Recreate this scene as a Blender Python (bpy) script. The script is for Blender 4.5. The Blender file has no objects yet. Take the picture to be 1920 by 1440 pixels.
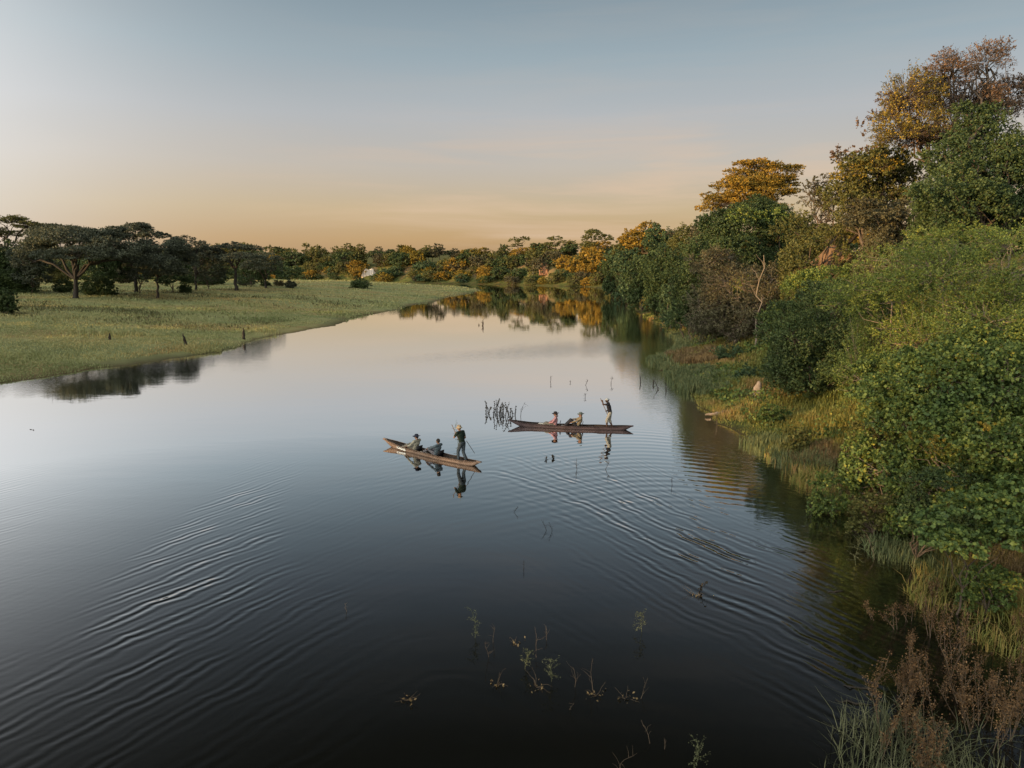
import bpy, math, random
import numpy as np
from mathutils import Vector, Matrix

scene = bpy.context.scene
col = scene.collection
R = math.radians

# ------------------------------------------------------------------ camera
CAM_H = 9.0
PITCH = R(9.5)
FPX = 1333.0
cd = bpy.data.cameras.new('camera')
cam = bpy.data.objects.new('camera', cd)
col.objects.link(cam)
cam.location = (0, 0, CAM_H)
cam.rotation_euler = (R(90) - PITCH, 0, 0)
cd.sensor_width = 36.0
cd.lens = 36.0 * FPX / 1920.0
cd.clip_start = 0.2
cd.clip_end = 9000
scene.camera = cam
scene.render.resolution_x = 1024
scene.render.resolution_y = 768

# ------------------------------------------------------------------ sky, sun, exposure
SUN_EL = 5.0
SUN_AZ = -114.0          # degrees from +Y, negative = towards -X (left)
world = bpy.data.worlds.new('World')
scene.world = world
world.use_nodes = True
wn = world.node_tree.nodes
wl = world.node_tree.links
wn.clear()
wout = wn.new('ShaderNodeOutputWorld')
wbg = wn.new('ShaderNodeBackground')
sky = wn.new('ShaderNodeTexSky')
sky.sky_type = 'NISHITA'
sky.sun_disc = False
sky.sun_elevation = R(SUN_EL)
sky.sun_rotation = R(SUN_AZ)
sky.altitude = 900
sky.air_density = 1.0
sky.dust_density = 2.0
sky.ozone_density = 1.5
tc = wn.new('ShaderNodeTexCoord')
sep = wn.new('ShaderNodeSeparateXYZ')
wl.new(tc.outputs['Generated'], sep.inputs[0])
ramp = wn.new('ShaderNodeValToRGB')          # the evening veil, by height above the horizon
SKYRAMP = [(0.0, (0.52, 0.31, 0.160)), (0.035, (0.67, 0.43, 0.205)), (0.075, (0.73, 0.55, 0.33)),
           (0.13, (0.69, 0.61, 0.52)), (0.19, (0.58, 0.595, 0.61)), (0.26, (0.40, 0.495, 0.55)),
           (0.34, (0.27, 0.355, 0.415)), (0.42, (0.205, 0.255, 0.31)), (0.50, (0.14, 0.17, 0.20)), (0.60, (0.06, 0.072, 0.088)), (0.78, (0.10, 0.12, 0.14)), (1.0, (0.30, 0.34, 0.36))]
els = ramp.color_ramp.elements
els[0].position = SKYRAMP[0][0]; els[0].color = (*SKYRAMP[0][1], 1)
els[1].position = 1.0; els[1].color = (*SKYRAMP[-1][1], 1)
for p_, c_ in SKYRAMP[1:-1]:
    e = els.new(p_); e.color = (*c_, 1)
wl.new(sep.outputs['Z'], ramp.inputs[0])

def wmath(op, a, b=None, c=None, clamp=False):
    n = wn.new('ShaderNodeMath'); n.operation = op; n.use_clamp = clamp
    for i, v in enumerate((a, b, c)):
        if v is None: continue
        if isinstance(v, (int, float)): n.inputs[i].default_value = v
        else: wl.new(v, n.inputs[i])
    return n.outputs[0]

def wmix(fac, a, b, mode='MIX'):
    n = wn.new('ShaderNodeMix'); n.data_type = 'RGBA'; n.blend_type = mode
    if isinstance(fac, (int, float)): n.inputs[0].default_value = fac
    else: wl.new(fac, n.inputs[0])
    for i, v in ((6, a), (7, b)):
        if isinstance(v, tuple): n.inputs[i].default_value = (*v, 1)
        else: wl.new(v, n.inputs[i])
    return n.outputs[2]

# pale glow round the sun's side of the sky
dotn = wn.new('ShaderNodeVectorMath'); dotn.operation = 'DOT_PRODUCT'
wl.new(tc.outputs['Generated'], dotn.inputs[0])
gd = Vector((-math.sin(R(51)), math.cos(R(51)), math.tan(R(10.5)))).normalized()
dotn.inputs[1].default_value = gd
glow = wmath('POWER', wmath('MAXIMUM', dotn.outputs['Value'], 0.0), 20.0, clamp=True)
base = wmix(wmath('MULTIPLY', glow, 1.0), ramp.outputs[0], (1.18, 1.17, 1.16))
# added fill glow, unseen behind and left of the view, brightening banks and meadow
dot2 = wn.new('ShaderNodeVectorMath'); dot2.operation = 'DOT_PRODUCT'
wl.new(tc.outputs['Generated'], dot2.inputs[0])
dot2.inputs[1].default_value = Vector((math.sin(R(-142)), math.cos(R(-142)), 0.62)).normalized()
fill_glow = wmath('POWER', wmath('MAXIMUM', dot2.outputs['Value'], 0.0), 4.0, clamp=True)
base = wmix(fill_glow, base, (5.0, 4.9, 4.3))
# thin streaky cloud low down
mp = wn.new('ShaderNodeMapping'); mp.inputs['Scale'].default_value = (1.3, 1.3, 14.0)
mp.inputs['Rotation'].default_value = (0.0, R(-5), 0)
wl.new(tc.outputs['Generated'], mp.inputs[0])
nz = wn.new('ShaderNodeTexNoise'); nz.inputs['Scale'].default_value = 2.6; nz.inputs['Detail'].default_value = 6
nz.inputs['Roughness'].default_value = 0.55; nz.inputs['Distortion'].default_value = 0.4
wl.new(mp.outputs[0], nz.inputs['Vector'])
cl = wmath('MULTIPLY', wmath('SUBTRACT', nz.outputs['Fac'], 0.46, clamp=True), 3.6, clamp=True)
lowband = wmath('SUBTRACT', 1.0, wmath('MULTIPLY', wmath('ABSOLUTE', wmath('SUBTRACT', sep.outputs['Z'], 0.09)), 9.0), clamp=True)
base = wmix(wmath('MULTIPLY', wmath('MULTIPLY', cl, wmath('MULTIPLY_ADD', sep.outputs['X'], 2.2, 0.9, clamp=True)), wmath('MULTIPLY_ADD', lowband, 0.95, 0.08)), base, (0.92, 0.66, 0.46))
nz2 = wn.new('ShaderNodeTexNoise'); nz2.inputs['Scale'].default_value = 1.6; nz2.inputs['Detail'].default_value = 3
mp2 = wn.new('ShaderNodeMapping'); mp2.inputs['Scale'].default_value = (1.0, 1.0, 3.5); mp2.inputs['Rotation'].default_value = (0, R(9), 0)
wl.new(tc.outputs['Generated'], mp2.inputs[0]); wl.new(mp2.outputs[0], nz2.inputs['Vector'])
base = wmix(wmath('MULTIPLY', wmath('SUBTRACT', nz2.outputs['Fac'], 0.45, clamp=True), 0.5, clamp=True), base, (0.42, 0.44, 0.47))
# the physical sky and the evening veil in one background of strength 0.1
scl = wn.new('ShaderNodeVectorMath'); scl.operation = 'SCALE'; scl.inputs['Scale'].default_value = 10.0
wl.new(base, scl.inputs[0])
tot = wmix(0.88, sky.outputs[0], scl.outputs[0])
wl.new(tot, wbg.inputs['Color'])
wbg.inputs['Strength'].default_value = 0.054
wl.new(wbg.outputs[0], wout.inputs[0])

sd = bpy.data.lights.new('sun', 'SUN')
sd.energy = 5.0
sd.angle = R(0.6)
sd.color = (1.0, 0.60, 0.23)
sun = bpy.data.objects.new('sun', sd)
col.objects.link(sun)
sdir = Vector((math.sin(R(SUN_AZ)) * math.cos(R(SUN_EL)), math.cos(R(SUN_AZ)) * math.cos(R(SUN_EL)), math.sin(R(SUN_EL))))
sun.rotation_euler = sdir.to_track_quat('Z', 'Y').to_euler()
sun.location = sdir * 300

vs = scene.view_settings
scene.display_settings.display_device = 'sRGB'
vs.view_transform = 'Standard'
vs.look = 'None'
vs.exposure = 0.75
vs.gamma = 1.0
vs.use_curve_mapping = False
scene.render.engine = 'CYCLES'
scene.cycles.max_bounces = 6
scene.cycles.transparent_max_bounces = 4

# ------------------------------------------------------------------ helpers
def W(px, py, t):
    """point seen at photo pixel (1920x1440) at forward depth t metres"""
    r = (px - 960) / FPX; u = (720 - py) / FPX
    return np.array((r * t, (math.cos(PITCH) + u * math.sin(PITCH)) * t, CAM_H + (-math.sin(PITCH) + u * math.cos(PITCH)) * t))

def G(px, py, z=0.0):
    """point at height z seen at photo pixel"""
    u = (720 - py) / FPX
    t = (z - CAM_H) / (-math.sin(PITCH) + u * math.cos(PITCH))
    return W(px, py, t)

def depth_of(p):
    return p[1] * math.cos(PITCH) - (p[2] - CAM_H) * math.sin(PITCH)

def mesh_np(name, V, F, mat=None, attrs=None, smooth=False, mats=None, midx=None):
    V = np.asarray(V, dtype=np.float32); F = np.asarray(F, dtype=np.int32)
    me = bpy.data.meshes.new(name)
    me.vertices.add(len(V)); me.vertices.foreach_set('co', V.ravel())
    nf, k = F.shape
    me.loops.add(nf * k); me.loops.foreach_set('vertex_index', F.ravel())
    me.polygons.add(nf)
    me.polygons.foreach_set('loop_start', np.arange(0, nf * k, k, dtype=np.int32))
    me.polygons.foreach_set('loop_total', np.full(nf, k, dtype=np.int32))
    if smooth: me.polygons.foreach_set('use_smooth', np.ones(nf, dtype=bool))
    for an, (dom, arr) in (attrs or {}).items():
        a = me.attributes.new(an, 'FLOAT', dom)
        a.data.foreach_set('value', np.asarray(arr, dtype=np.float32))
    if mats:
        for m in mats: me.materials.append(m)
        if midx is not None: me.polygons.foreach_set('material_index', np.asarray(midx, dtype=np.int32))
    elif mat: me.materials.append(mat)
    me.update(calc_edges=True)
    me.validate()
    return me

def link(name, me, parent=None, loc=None):
    o = bpy.data.objects.new(name, me)
    col.objects.link(o)
    if parent is not None: o.parent = parent
    if loc is not None: o.location = loc
    return o

def tag(o, label=None, cat=None, group=None, kind=None):
    if label: o['label'] = label
    if cat: o['category'] = cat
    if group: o['group'] = group
    if kind: o['kind'] = kind
    return o

def thing(name, label, cat, loc=(0, 0, 0), rz=0.0, group=None):
    o = bpy.data.objects.new(name, None)
    col.objects.link(o)
    o.location = [float(v) for v in loc]; o.rotation_euler = (0, 0, rz)
    o.empty_display_size = 0.3
    return tag(o, label, cat, group)

def copy_tree(o, loc, rz, sc, label=None, group=None, name=None):
    c = o.copy(); col.objects.link(c)
    c.location = [float(v) for v in loc]; c.rotation_euler = (0, 0, rz)
    c.scale = sc if isinstance(sc, (tuple, list)) else (sc, sc, sc)
    if label: c['label'] = label
    if group: c['group'] = group
    for ch in list(o.children):
        d = ch.copy(); col.objects.link(d); d.parent = c
    return c

# ------------------------------------------------------------------ materials
def new_mat(name):
    m = bpy.data.materials.new(name); m.use_nodes = True
    nt = m.node_tree; nt.nodes.clear()
    out = nt.nodes.new('ShaderNodeOutputMaterial')
    return m, nt, out

def nmath(nt, op, a, b=None, c=None, clamp=False):
    n = nt.nodes.new('ShaderNodeMath'); n.operation = op; n.use_clamp = clamp
    for i, v in enumerate((a, b, c)):
        if v is None: continue
        if isinstance(v, (int, float)): n.inputs[i].default_value = v
        else: nt.links.new(v, n.inputs[i])
    return n.outputs[0]

def nramp(nt, fac, stops):
    r = nt.nodes.new('ShaderNodeValToRGB')
    e = r.color_ramp.elements
    e[0].position = stops[0][0]; e[0].color = (*stops[0][1], 1)
    e[1].position = stops[-1][0]; e[1].color = (*stops[-1][1], 1)
    for p, c in stops[1:-1]:
        x = e.new(p); x.color = (*c, 1)
    nt.links.new(fac, r.inputs[0])
    return r.outputs[0]

def nnoise(nt, vec, scale, detail=4, rough=0.55, dist=0.0):
    n = nt.nodes.new('ShaderNodeTexNoise')
    n.inputs['Scale'].default_value = scale; n.inputs['Detail'].default_value = detail
    n.inputs['Roughness'].default_value = rough; n.inputs['Distortion'].default_value = dist
    if vec is not None: nt.links.new(vec, n.inputs['Vector'])
    return n.outputs['Fac']

def npos(nt, scale=(1, 1, 1)):
    g = nt.nodes.new('ShaderNodeNewGeometry')
    m = nt.nodes.new('ShaderNodeMapping'); m.inputs['Scale'].default_value = scale
    nt.links.new(g.outputs['Position'], m.inputs[0])
    return m.outputs[0], g

def nattr(nt, name):
    a = nt.nodes.new('ShaderNodeAttribute'); a.attribute_name = name
    return a.outputs['Fac']

def nmixc(nt, fac, a, b):
    n = nt.nodes.new('ShaderNodeMix'); n.data_type = 'RGBA'
    if isinstance(fac, (int, float)): n.inputs[0].default_value = fac
    else: nt.links.new(fac, n.inputs[0])
    for i, v in ((6, a), (7, b)):
        if isinstance(v, tuple): n.inputs[i].default_value = (*v, 1)
        else: nt.links.new(v, n.inputs[i])
    return n.outputs[2]

def leaf_mat(name, stops, trans=0.25, pscale=0.35, rough=0.55):
    m, nt, out = new_mat(name)
    pos, g = npos(nt)
    n1 = nnoise(nt, pos, pscale, 2)
    f = nmath(nt, 'ADD', nmath(nt, 'MULTIPLY', nattr(nt, 'rnd'), 0.62), nmath(nt, 'MULTIPLY', nmath(nt, 'SUBTRACT', n1, 0.3), 0.95), clamp=True)
    c = nramp(nt, f, stops)
    p = nt.nodes.new('ShaderNodeBsdfPrincipled')
    nt.links.new(c, p.inputs['Base Color'])
    p.inputs['Roughness'].default_value = rough
    p.inputs['Specular IOR Level'].default_value = 0.25
    tr = nt.nodes.new('ShaderNodeBsdfTranslucent'); nt.links.new(c, tr.inputs['Color'])
    mx = nt.nodes.new('ShaderNodeMixShader'); mx.inputs[0].default_value = trans
    nt.links.new(p.outputs[0], mx.inputs[1]); nt.links.new(tr.outputs[0], mx.inputs[2])
    nt.links.new(mx.outputs[0], out.inputs[0])
    return m

def plain_mat(name, c0, c1=None, scale=8.0, rough=0.7, stretch=(1, 1, 1), spec=0.3, bump=0.0, detail=5):
    m, nt, out = new_mat(name)
    tcn = nt.nodes.new('ShaderNodeTexCoord')
    mp_ = nt.nodes.new('ShaderNodeMapping'); mp_.inputs['Scale'].default_value = stretch
    nt.links.new(tcn.outputs['Object'], mp_.inputs[0])
    n = nnoise(nt, mp_.outputs[0], scale, detail, 0.6)
    c1 = c1 or tuple(v * 0.6 for v in c0)
    c = nramp(nt, n, [(0.3, c1), (0.7, c0)])
    p = nt.nodes.new('ShaderNodeBsdfPrincipled')
    nt.links.new(c, p.inputs['Base Color'])
    p.inputs['Roughness'].default_value = rough
    p.inputs['Specular IOR Level'].default_value = spec
    if bump:
        b = nt.nodes.new('ShaderNodeBump'); b.inputs['Distance'].default_value = bump
        nt.links.new(n, b.inputs['Height']); nt.links.new(b.outputs[0], p.inputs['Normal'])
    nt.links.new(p.outputs[0], out.inputs[0])
    return m

LM = {
 'dark':   leaf_mat('leaf_dark',   [(0.1, (0.021, 0.038, 0.016)), (0.5, (0.048, 0.078, 0.030)), (0.85, (0.090, 0.125, 0.042))]),
 'teal':   leaf_mat('leaf_teal',   [(0.1, (0.027, 0.053, 0.028)), (0.5, (0.057, 0.098, 0.046)), (0.85, (0.106, 0.150, 0.063))]),
 'olive':  leaf_mat('leaf_olive',  [(0.1, (0.050, 0.061, 0.020)), (0.5, (0.100, 0.107, 0.032)), (0.85, (0.156, 0.146, 0.045))]),
 'fresh':  leaf_mat('leaf_fresh',  [(0.08, (0.038, 0.068, 0.020)), (0.45, (0.092, 0.140, 0.036)), (0.75, (0.182, 0.226, 0.050)), (0.95, (0.311, 0.293, 0.055))], pscale=0.7),
 'vine':   leaf_mat('leaf_vine',   [(0.08, (0.032, 0.060, 0.022)), (0.5, (0.080, 0.125, 0.035)), (0.8, (0.152, 0.195, 0.046)), (0.97, (0.362, 0.299, 0.044))], pscale=0.8),
 'gold':   leaf_mat('leaf_gold',   [(0.1, (0.075, 0.072, 0.022)), (0.5, (0.25, 0.170, 0.030)), (0.85, (0.46, 0.285, 0.042))], trans=0.35),  # warmth of the low sun put into the leaf colour
 'yellow': leaf_mat('leaf_yellow', [(0.1, (0.050, 0.058, 0.018)), (0.5, (0.19, 0.150, 0.026)), (0.85, (0.40, 0.28, 0.040))], trans=0.35),  # yellow leaves, brightened to carry the sunlight on lit boughs too
 'dry':    leaf_mat('leaf_dry',    [(0.1, (0.065, 0.042, 0.028)), (0.5, (0.130, 0.080, 0.050)), (0.85, (0.20, 0.13, 0.085))], trans=0.2),
 'grey':   leaf_mat('leaf_grey',   [(0.1, (0.036, 0.048, 0.036)), (0.5, (0.070, 0.084, 0.060)), (0.85, (0.115, 0.128, 0.082))]),
 'brownbush': leaf_mat('leaf_brownbush', [(0.1, (0.050, 0.045, 0.026)), (0.5, (0.088, 0.083, 0.046)), (0.85, (0.131, 0.125, 0.066))]),
}
BARK = plain_mat('bark', (0.12, 0.09, 0.065), (0.05, 0.038, 0.03), 6, 0.85, (1, 1, 0.3))
BARKP = plain_mat('bark_pale', (0.22, 0.18, 0.14), (0.10, 0.08, 0.06), 6, 0.85, (1, 1, 0.3))
BARKD = plain_mat('bark_dark', (0.035, 0.028, 0.022), (0.015, 0.012, 0.010), 9, 0.8)

# ------------------------------------------------------------------ the river's plan
RB = np.array([(9, -200), (9, -60), (9.0, 0), (9.8, 8), (10.6, 11.6), (12.0, 14), (13.0, 17.4), (13.2, 20.8), (13.5, 25), (13.5, 29), (13.2, 33), (12.3, 37), (11.8, 41),
               (12.3, 48), (13.0, 55), (13.4, 62), (13.9, 68), (18.5, 77), (21, 86), (21.6, 97), (22.4, 108), (23.6, 131), (27, 165), (29.5, 193), (32.5, 225), (35, 255), (36, 280),
               (30, 300), (10, 318), (-5, 335), (-43, 356), (-88, 378), (-117, 391), (-200, 430), (-400, 470), (-900, 480)], float)
LB = np.array([(-900, 425), (-400, 418), (-200, 390), (-117, 372), (-83, 356), (-40, 334), (-18, 296), (-10.4, 256), (-12.5, 244), (-17, 210), (-20, 182), (-23.4, 156), (-25.5, 131), (-28.5, 106),
               (-30.4, 80), (-31.5, 72), (-35.9, 62.5), (-38.9, 53), (-43, 35), (-50, 0), (-58, -60), (-70, -200)], float)

def seg_dist(x, y, P):
    best = np.full(x.shape, 1e18)
    for (ax, ay), (bx, by) in zip(P[:-1], P[1:]):
        dx, dy = bx - ax, by - ay
        t = np.clip(((x - ax) * dx + (y - ay) * dy) / (dx * dx + dy * dy), 0, 1)
        best = np.minimum(best, (x - ax - t * dx) ** 2 + (y - ay - t * dy) ** 2)
    return np.sqrt(best)

POLY = np.vstack([RB, LB])
def inside(x, y):
    c = np.zeros(x.shape, bool)
    P = POLY; n = len(P)
    for i in range(n):
        x0, y0 = P[i]; x1, y1 = P[(i + 1) % n]
        if y0 == y1: continue
        cond = ((y0 > y) != (y1 > y)) & (x < (x1 - x0) * (y - y0) / (y1 - y0) + x0)
        c ^= cond
    return c

_wr = np.random.RandomState(5)
_WV = [(_wr.uniform(0, 2 * math.pi), _wr.uniform(0.7, 1.4), _wr.uniform(0, 6.28)) for _ in range(9)]
def wob(x, y, f, s=0.0):
    """smooth pseudo-noise in about -1..1"""
    r = 0
    for a, m, ph in _WV:
        r = r + np.sin((x * math.cos(a + s) + y * math.sin(a + s)) * f * m + ph + 3.1 * s + 1.3 * np.sin(f * 0.6 * m * (y * math.cos(a) - x * math.sin(a)) + ph * 2))
    return r / 4.2

PR_D = np.array([0, 1, 3, 6, 8, 10, 12.5, 15, 20, 40, 3000], float)
PR_Z = np.array([0, .18, .55, 1.35, 2.4, 4.4, 7.2, 9.0, 9.9, 10.4, 11.0], float)
PL_D = np.array([0, 1, 4, 15, 30, 50, 90, 150, 3000], float)
PL_Z = np.array([0, .15, .42, 1.0, 2.0, 2.9, 3.4, 3.9, 6], float)
def H(x, y):
    x = np.asarray(x, float); y = np.asarray(y, float)
    ins = inside(x, y)
    dr = seg_dist(x, y, RB); dl = seg_dist(x, y, LB)
    edge = np.where(dl < dr, 1.2 * wob(x, y, 0.16, 9.0) + 0.5 * wob(x, y, 0.5, 3.0), 0) + 0.35 * wob(x, y, 1.3) + 0.25 * wob(x, y, 3.1, 2.0)
    dmin = np.minimum(dr, dl)
    sd_ = np.where(ins, -dmin, dmin) + edge * np.clip(dmin / 1.0 + 0.6, 0, 1) * np.where(dmin < 4, 1, 0.3)
    isR = dr < dl
    far = np.clip((y - 60) / 120, 0, 1)
    dd = np.maximum(sd_, 0)
    warp = 1 + 0.14 * wob(x, y, 0.17) + far * 0.18 * wob(x, y, 0.4, 1.0)
    zr = np.interp(dd * warp, PR_D, PR_Z) * (1 + far * 0.10 * wob(x, y, 0.05, 4.0))
    zr = zr + np.clip(dd - 1, 0, 3) * 0.05 * wob(x, y, 1.1, 1.5)
    zl = np.interp(dd, PL_D, PL_Z) + np.clip(dd / 6, 0, 1) * 0.14 * wob(x, y, 0.22, 0.7) + np.clip(dd / 3, 0, 1) * 0.05 * wob(x, y, 1.0, 2.2)
    z = np.where(isR, zr, zl)
    z = np.where(sd_ < 0, np.maximum(sd_ * 0.16, -1.6) - 0.03, np.maximum(z, 0.012 + 0.02 * dd))
    return z

def h1(x, y): return float(H(np.array([x]), np.array([y]))[0])

# polar sheet centred under the viewpoint, fine in front
def polar(rmin, rmax, ratio, fine=0.25):
    a1 = np.arange(-50, 50.001, fine)
    a2 = np.arange(52, 308.1, 4.0)
    ang = np.radians(np.concatenate([a1, a2]))
    nr = int(math.log(rmax / rmin) / math.log(ratio)) + 1
    rad = rmin * ratio ** np.arange(nr + 1)
    A, Rr = np.meshgrid(ang, rad)
    x = Rr * np.sin(A); y = Rr * np.cos(A)
    na = len(ang); nrr = len(rad)
    i, j = np.meshgrid(np.arange(nrr - 1), np.arange(na), indexing='ij')
    j2 = (j + 1) % na
    F = np.stack([i * na + j, (i + 1) * na + j, (i + 1) * na + j2, i * na + j2], -1).reshape(-1, 4)[:, ::-1]
    return x.ravel(), y.ravel(), F, na

# ground
gx, gy, gF, na = polar(2.0, 4500, 1.0135)
gz = H(gx, gy)
# close the hole under the viewpoint
V = np.stack([gx, gy, gz], 1)
def ground_material():
    m, nt, out = new_mat('ground')
    pos, g = npos(nt)
    posS, _ = npos(nt, (0.35, 1.0, 1.0))
    nA = nnoise(nt, posS, 0.10, 5, 0.6, 0.6)
    nB = nnoise(nt, pos, 1.1, 5, 0.65)
    meadow = nramp(nt, nA, [(0.30, (0.16, 0.18, 0.080)), (0.44, (0.23, 0.245, 0.11)), (0.54, (0.30, 0.275, 0.12)), (0.64, (0.27, 0.20, 0.09)), (0.75, (0.13, 0.14, 0.065))])
    meadow = nmixc(nt, nmath(nt, 'MULTIPLY', nB, 0.45), meadow, (0.11, 0.135, 0.07))
    bank = nramp(nt, nnoise(nt, pos, 0.35, 5, 0.6, 0.4), [(0.32, (0.050, 0.066, 0.022)), (0.5, (0.085, 0.095, 0.030)), (0.64, (0.13, 0.10, 0.038)), (0.74, (0.14, 0.09, 0.048))])
    c = nmixc(nt, nattr(nt, 'right'), meadow, bank)
    # bare earth on the steep cut bank, mud at the waterline
    earth = nramp(nt, nnoise(nt, pos, 1.6, 5, 0.65), [(0.3, (0.14, 0.085, 0.05)), (0.7, (0.27, 0.185, 0.12))])
    c = nmixc(nt, nmath(nt, 'MULTIPLY', nattr(nt, 'steep'), 0.8), c, earth)
    c = nmixc(nt, nmath(nt, 'MULTIPLY', nattr(nt, 'mud'), 0.85), c, (0.055, 0.038, 0.022))
    p = nt.nodes.new('ShaderNodeBsdfPrincipled')
    nt.links.new(c, p.inputs['Base Color']); p.inputs['Roughness'].default_value = 0.9
    p.inputs['Specular IOR Level'].default_value = 0.1
    b = nt.nodes.new('ShaderNodeBump'); b.inputs['Distance'].default_value = 0.25
    nt.links.new(nnoise(nt, pos, 2.5, 6, 0.7), b.inputs['Height']); nt.links.new(b.outputs[0], p.inputs['Normal'])
    nt.links.new(p.outputs[0], out.inputs[0])
    return m
dR = seg_dist(gx, gy, RB); dL = seg_dist(gx, gy, LB)
right = (dR < dL).astype(float)
steep = ((dR > 9) & (dR < 15) & (dR < dL)).astype(float) * np.clip(wob(gx, gy, 0.25, 3.0) * 1.5 + 0.3, 0, 1) * np.clip((gy - 30) / 40, 0, 1)
mud = np.clip(1 - gz / (0.14 + (1 - right) * 0.26 * np.clip(.6 + wob(gx, gy, .2, 5.), 0, 1)), 0, 1)
ground = link('ground', mesh_np('ground', V, gF, ground_material(), {'right': ('POINT', right), 'steep': ('POINT', steep), 'mud': ('POINT', mud)}, smooth=True))
tag(ground, kind='structure')

# water
wx, wy, wF, na = polar(1.5, 1400, 1.013)
keep = inside(wx, wy) | (np.minimum(seg_dist(wx, wy, RB), seg_dist(wx, wy, LB)) < 5)
fk = keep[wF].any(axis=1)
wF = wF[fk]
# V-shaped wake trains left by the two canoes
Xa = -1.2 + 0.0 * wy
wv = 2.2
phi = (wy + 1.75 * np.sqrt((wx - Xa) ** 2 + wv ** 2)) / 2.0
lam = 0.43 + 0.10 * np.clip((32 - wy) / 25, 0, 1)
phase1 = 2 * math.pi * phi / 0.36 + 4.2 * wob(wx, wy, 0.24) + 1.9 * wob(wx, wy, 0.7, 1.0)
def arm(x, y, p0, p1, s0, s1):
    p0 = np.array(p0, float); p1 = np.array(p1, float); d = p1 - p0; L = np.linalg.norm(d); d /= L
    s = (x - p0[0]) * d[0] + (y - p0[1]) * d[1]; c = -(x - p0[0]) * d[1] + (y - p0[1]) * d[0]
    u = np.clip(s / L, 0, 1.3)
    sg = s0 + (s1 - s0) * u
    return np.exp(-0.5 * (c / sg) ** 2) * np.clip(s / 1.5 + 0.6, 0, 1) * np.clip((1.35 - s / L) / 0.45, 0, 1)
a1 = 1.0 * arm(wx, wy, (-1.5, 32), (7.5, 17.0), 1.5, 3.2) + 0.95 * arm(wx, wy, (-2.8, 31.5), (-13.5, 9.5), 2.0, 6.0)
a1 = a1 + 0.34 * np.clip((34 - wy) / 6, 0, 1)
a1 = a1 * np.clip(0.50 + 0.95 * wob(wx * 1.0, wy * 0.6, 0.55, 2.0), 0.06, 1.3) * np.clip((wy - 8) / 14, 0.15, 1)
phase2 = 2 * math.pi * ((wy - 38) * 0.9 + 0.55 * np.sqrt((wx - 6.0) ** 2 + 6.0)) / 0.62 + 1.2 * wob(wx, wy, 0.35, 5.0)
a2 = 0.7 * arm(wx, wy, (2.0, 37.5), (5.5, 27), 2.4, 4.0) + 0.6 * arm(wx, wy, (7, 38), (13, 27), 1.0, 2.2) + 0.35 * arm(wx, wy, (-4.5, 33.2), (-4, 28), 1.5, 2.0)
a2 = a2 * np.clip(0.6 + 0.5 * wob(wx, wy, 0.5, 3.3), 0.1, 1.2)
# wind-ruffled patches, finer and calmer elsewhere
wind = np.exp(-0.5 * (((wy - 74 - 0.5 * (wx - 2)) / 5) ** 2)) * np.exp(-0.5 * ((wx - 4) / 13) ** 2) + 0.35 * np.exp(-0.5 * ((seg_dist(wx, wy, LB) - 1.5) / 3.0) ** 2) * np.clip(wy / 40, 0, 1) * np.clip((110 - wy) / 30, 0, 1) + 0.5 * np.exp(-0.5 * ((seg_dist(wx, wy, RB) - 2.0) / 1.6) ** 2) * np.clip((wy - 8) / 15, 0, 1)
wind = wind * 0.8 + 0.025 + 0.06 * np.clip(wob(wx, wy, 0.12, 6.0), 0, 1)

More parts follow.
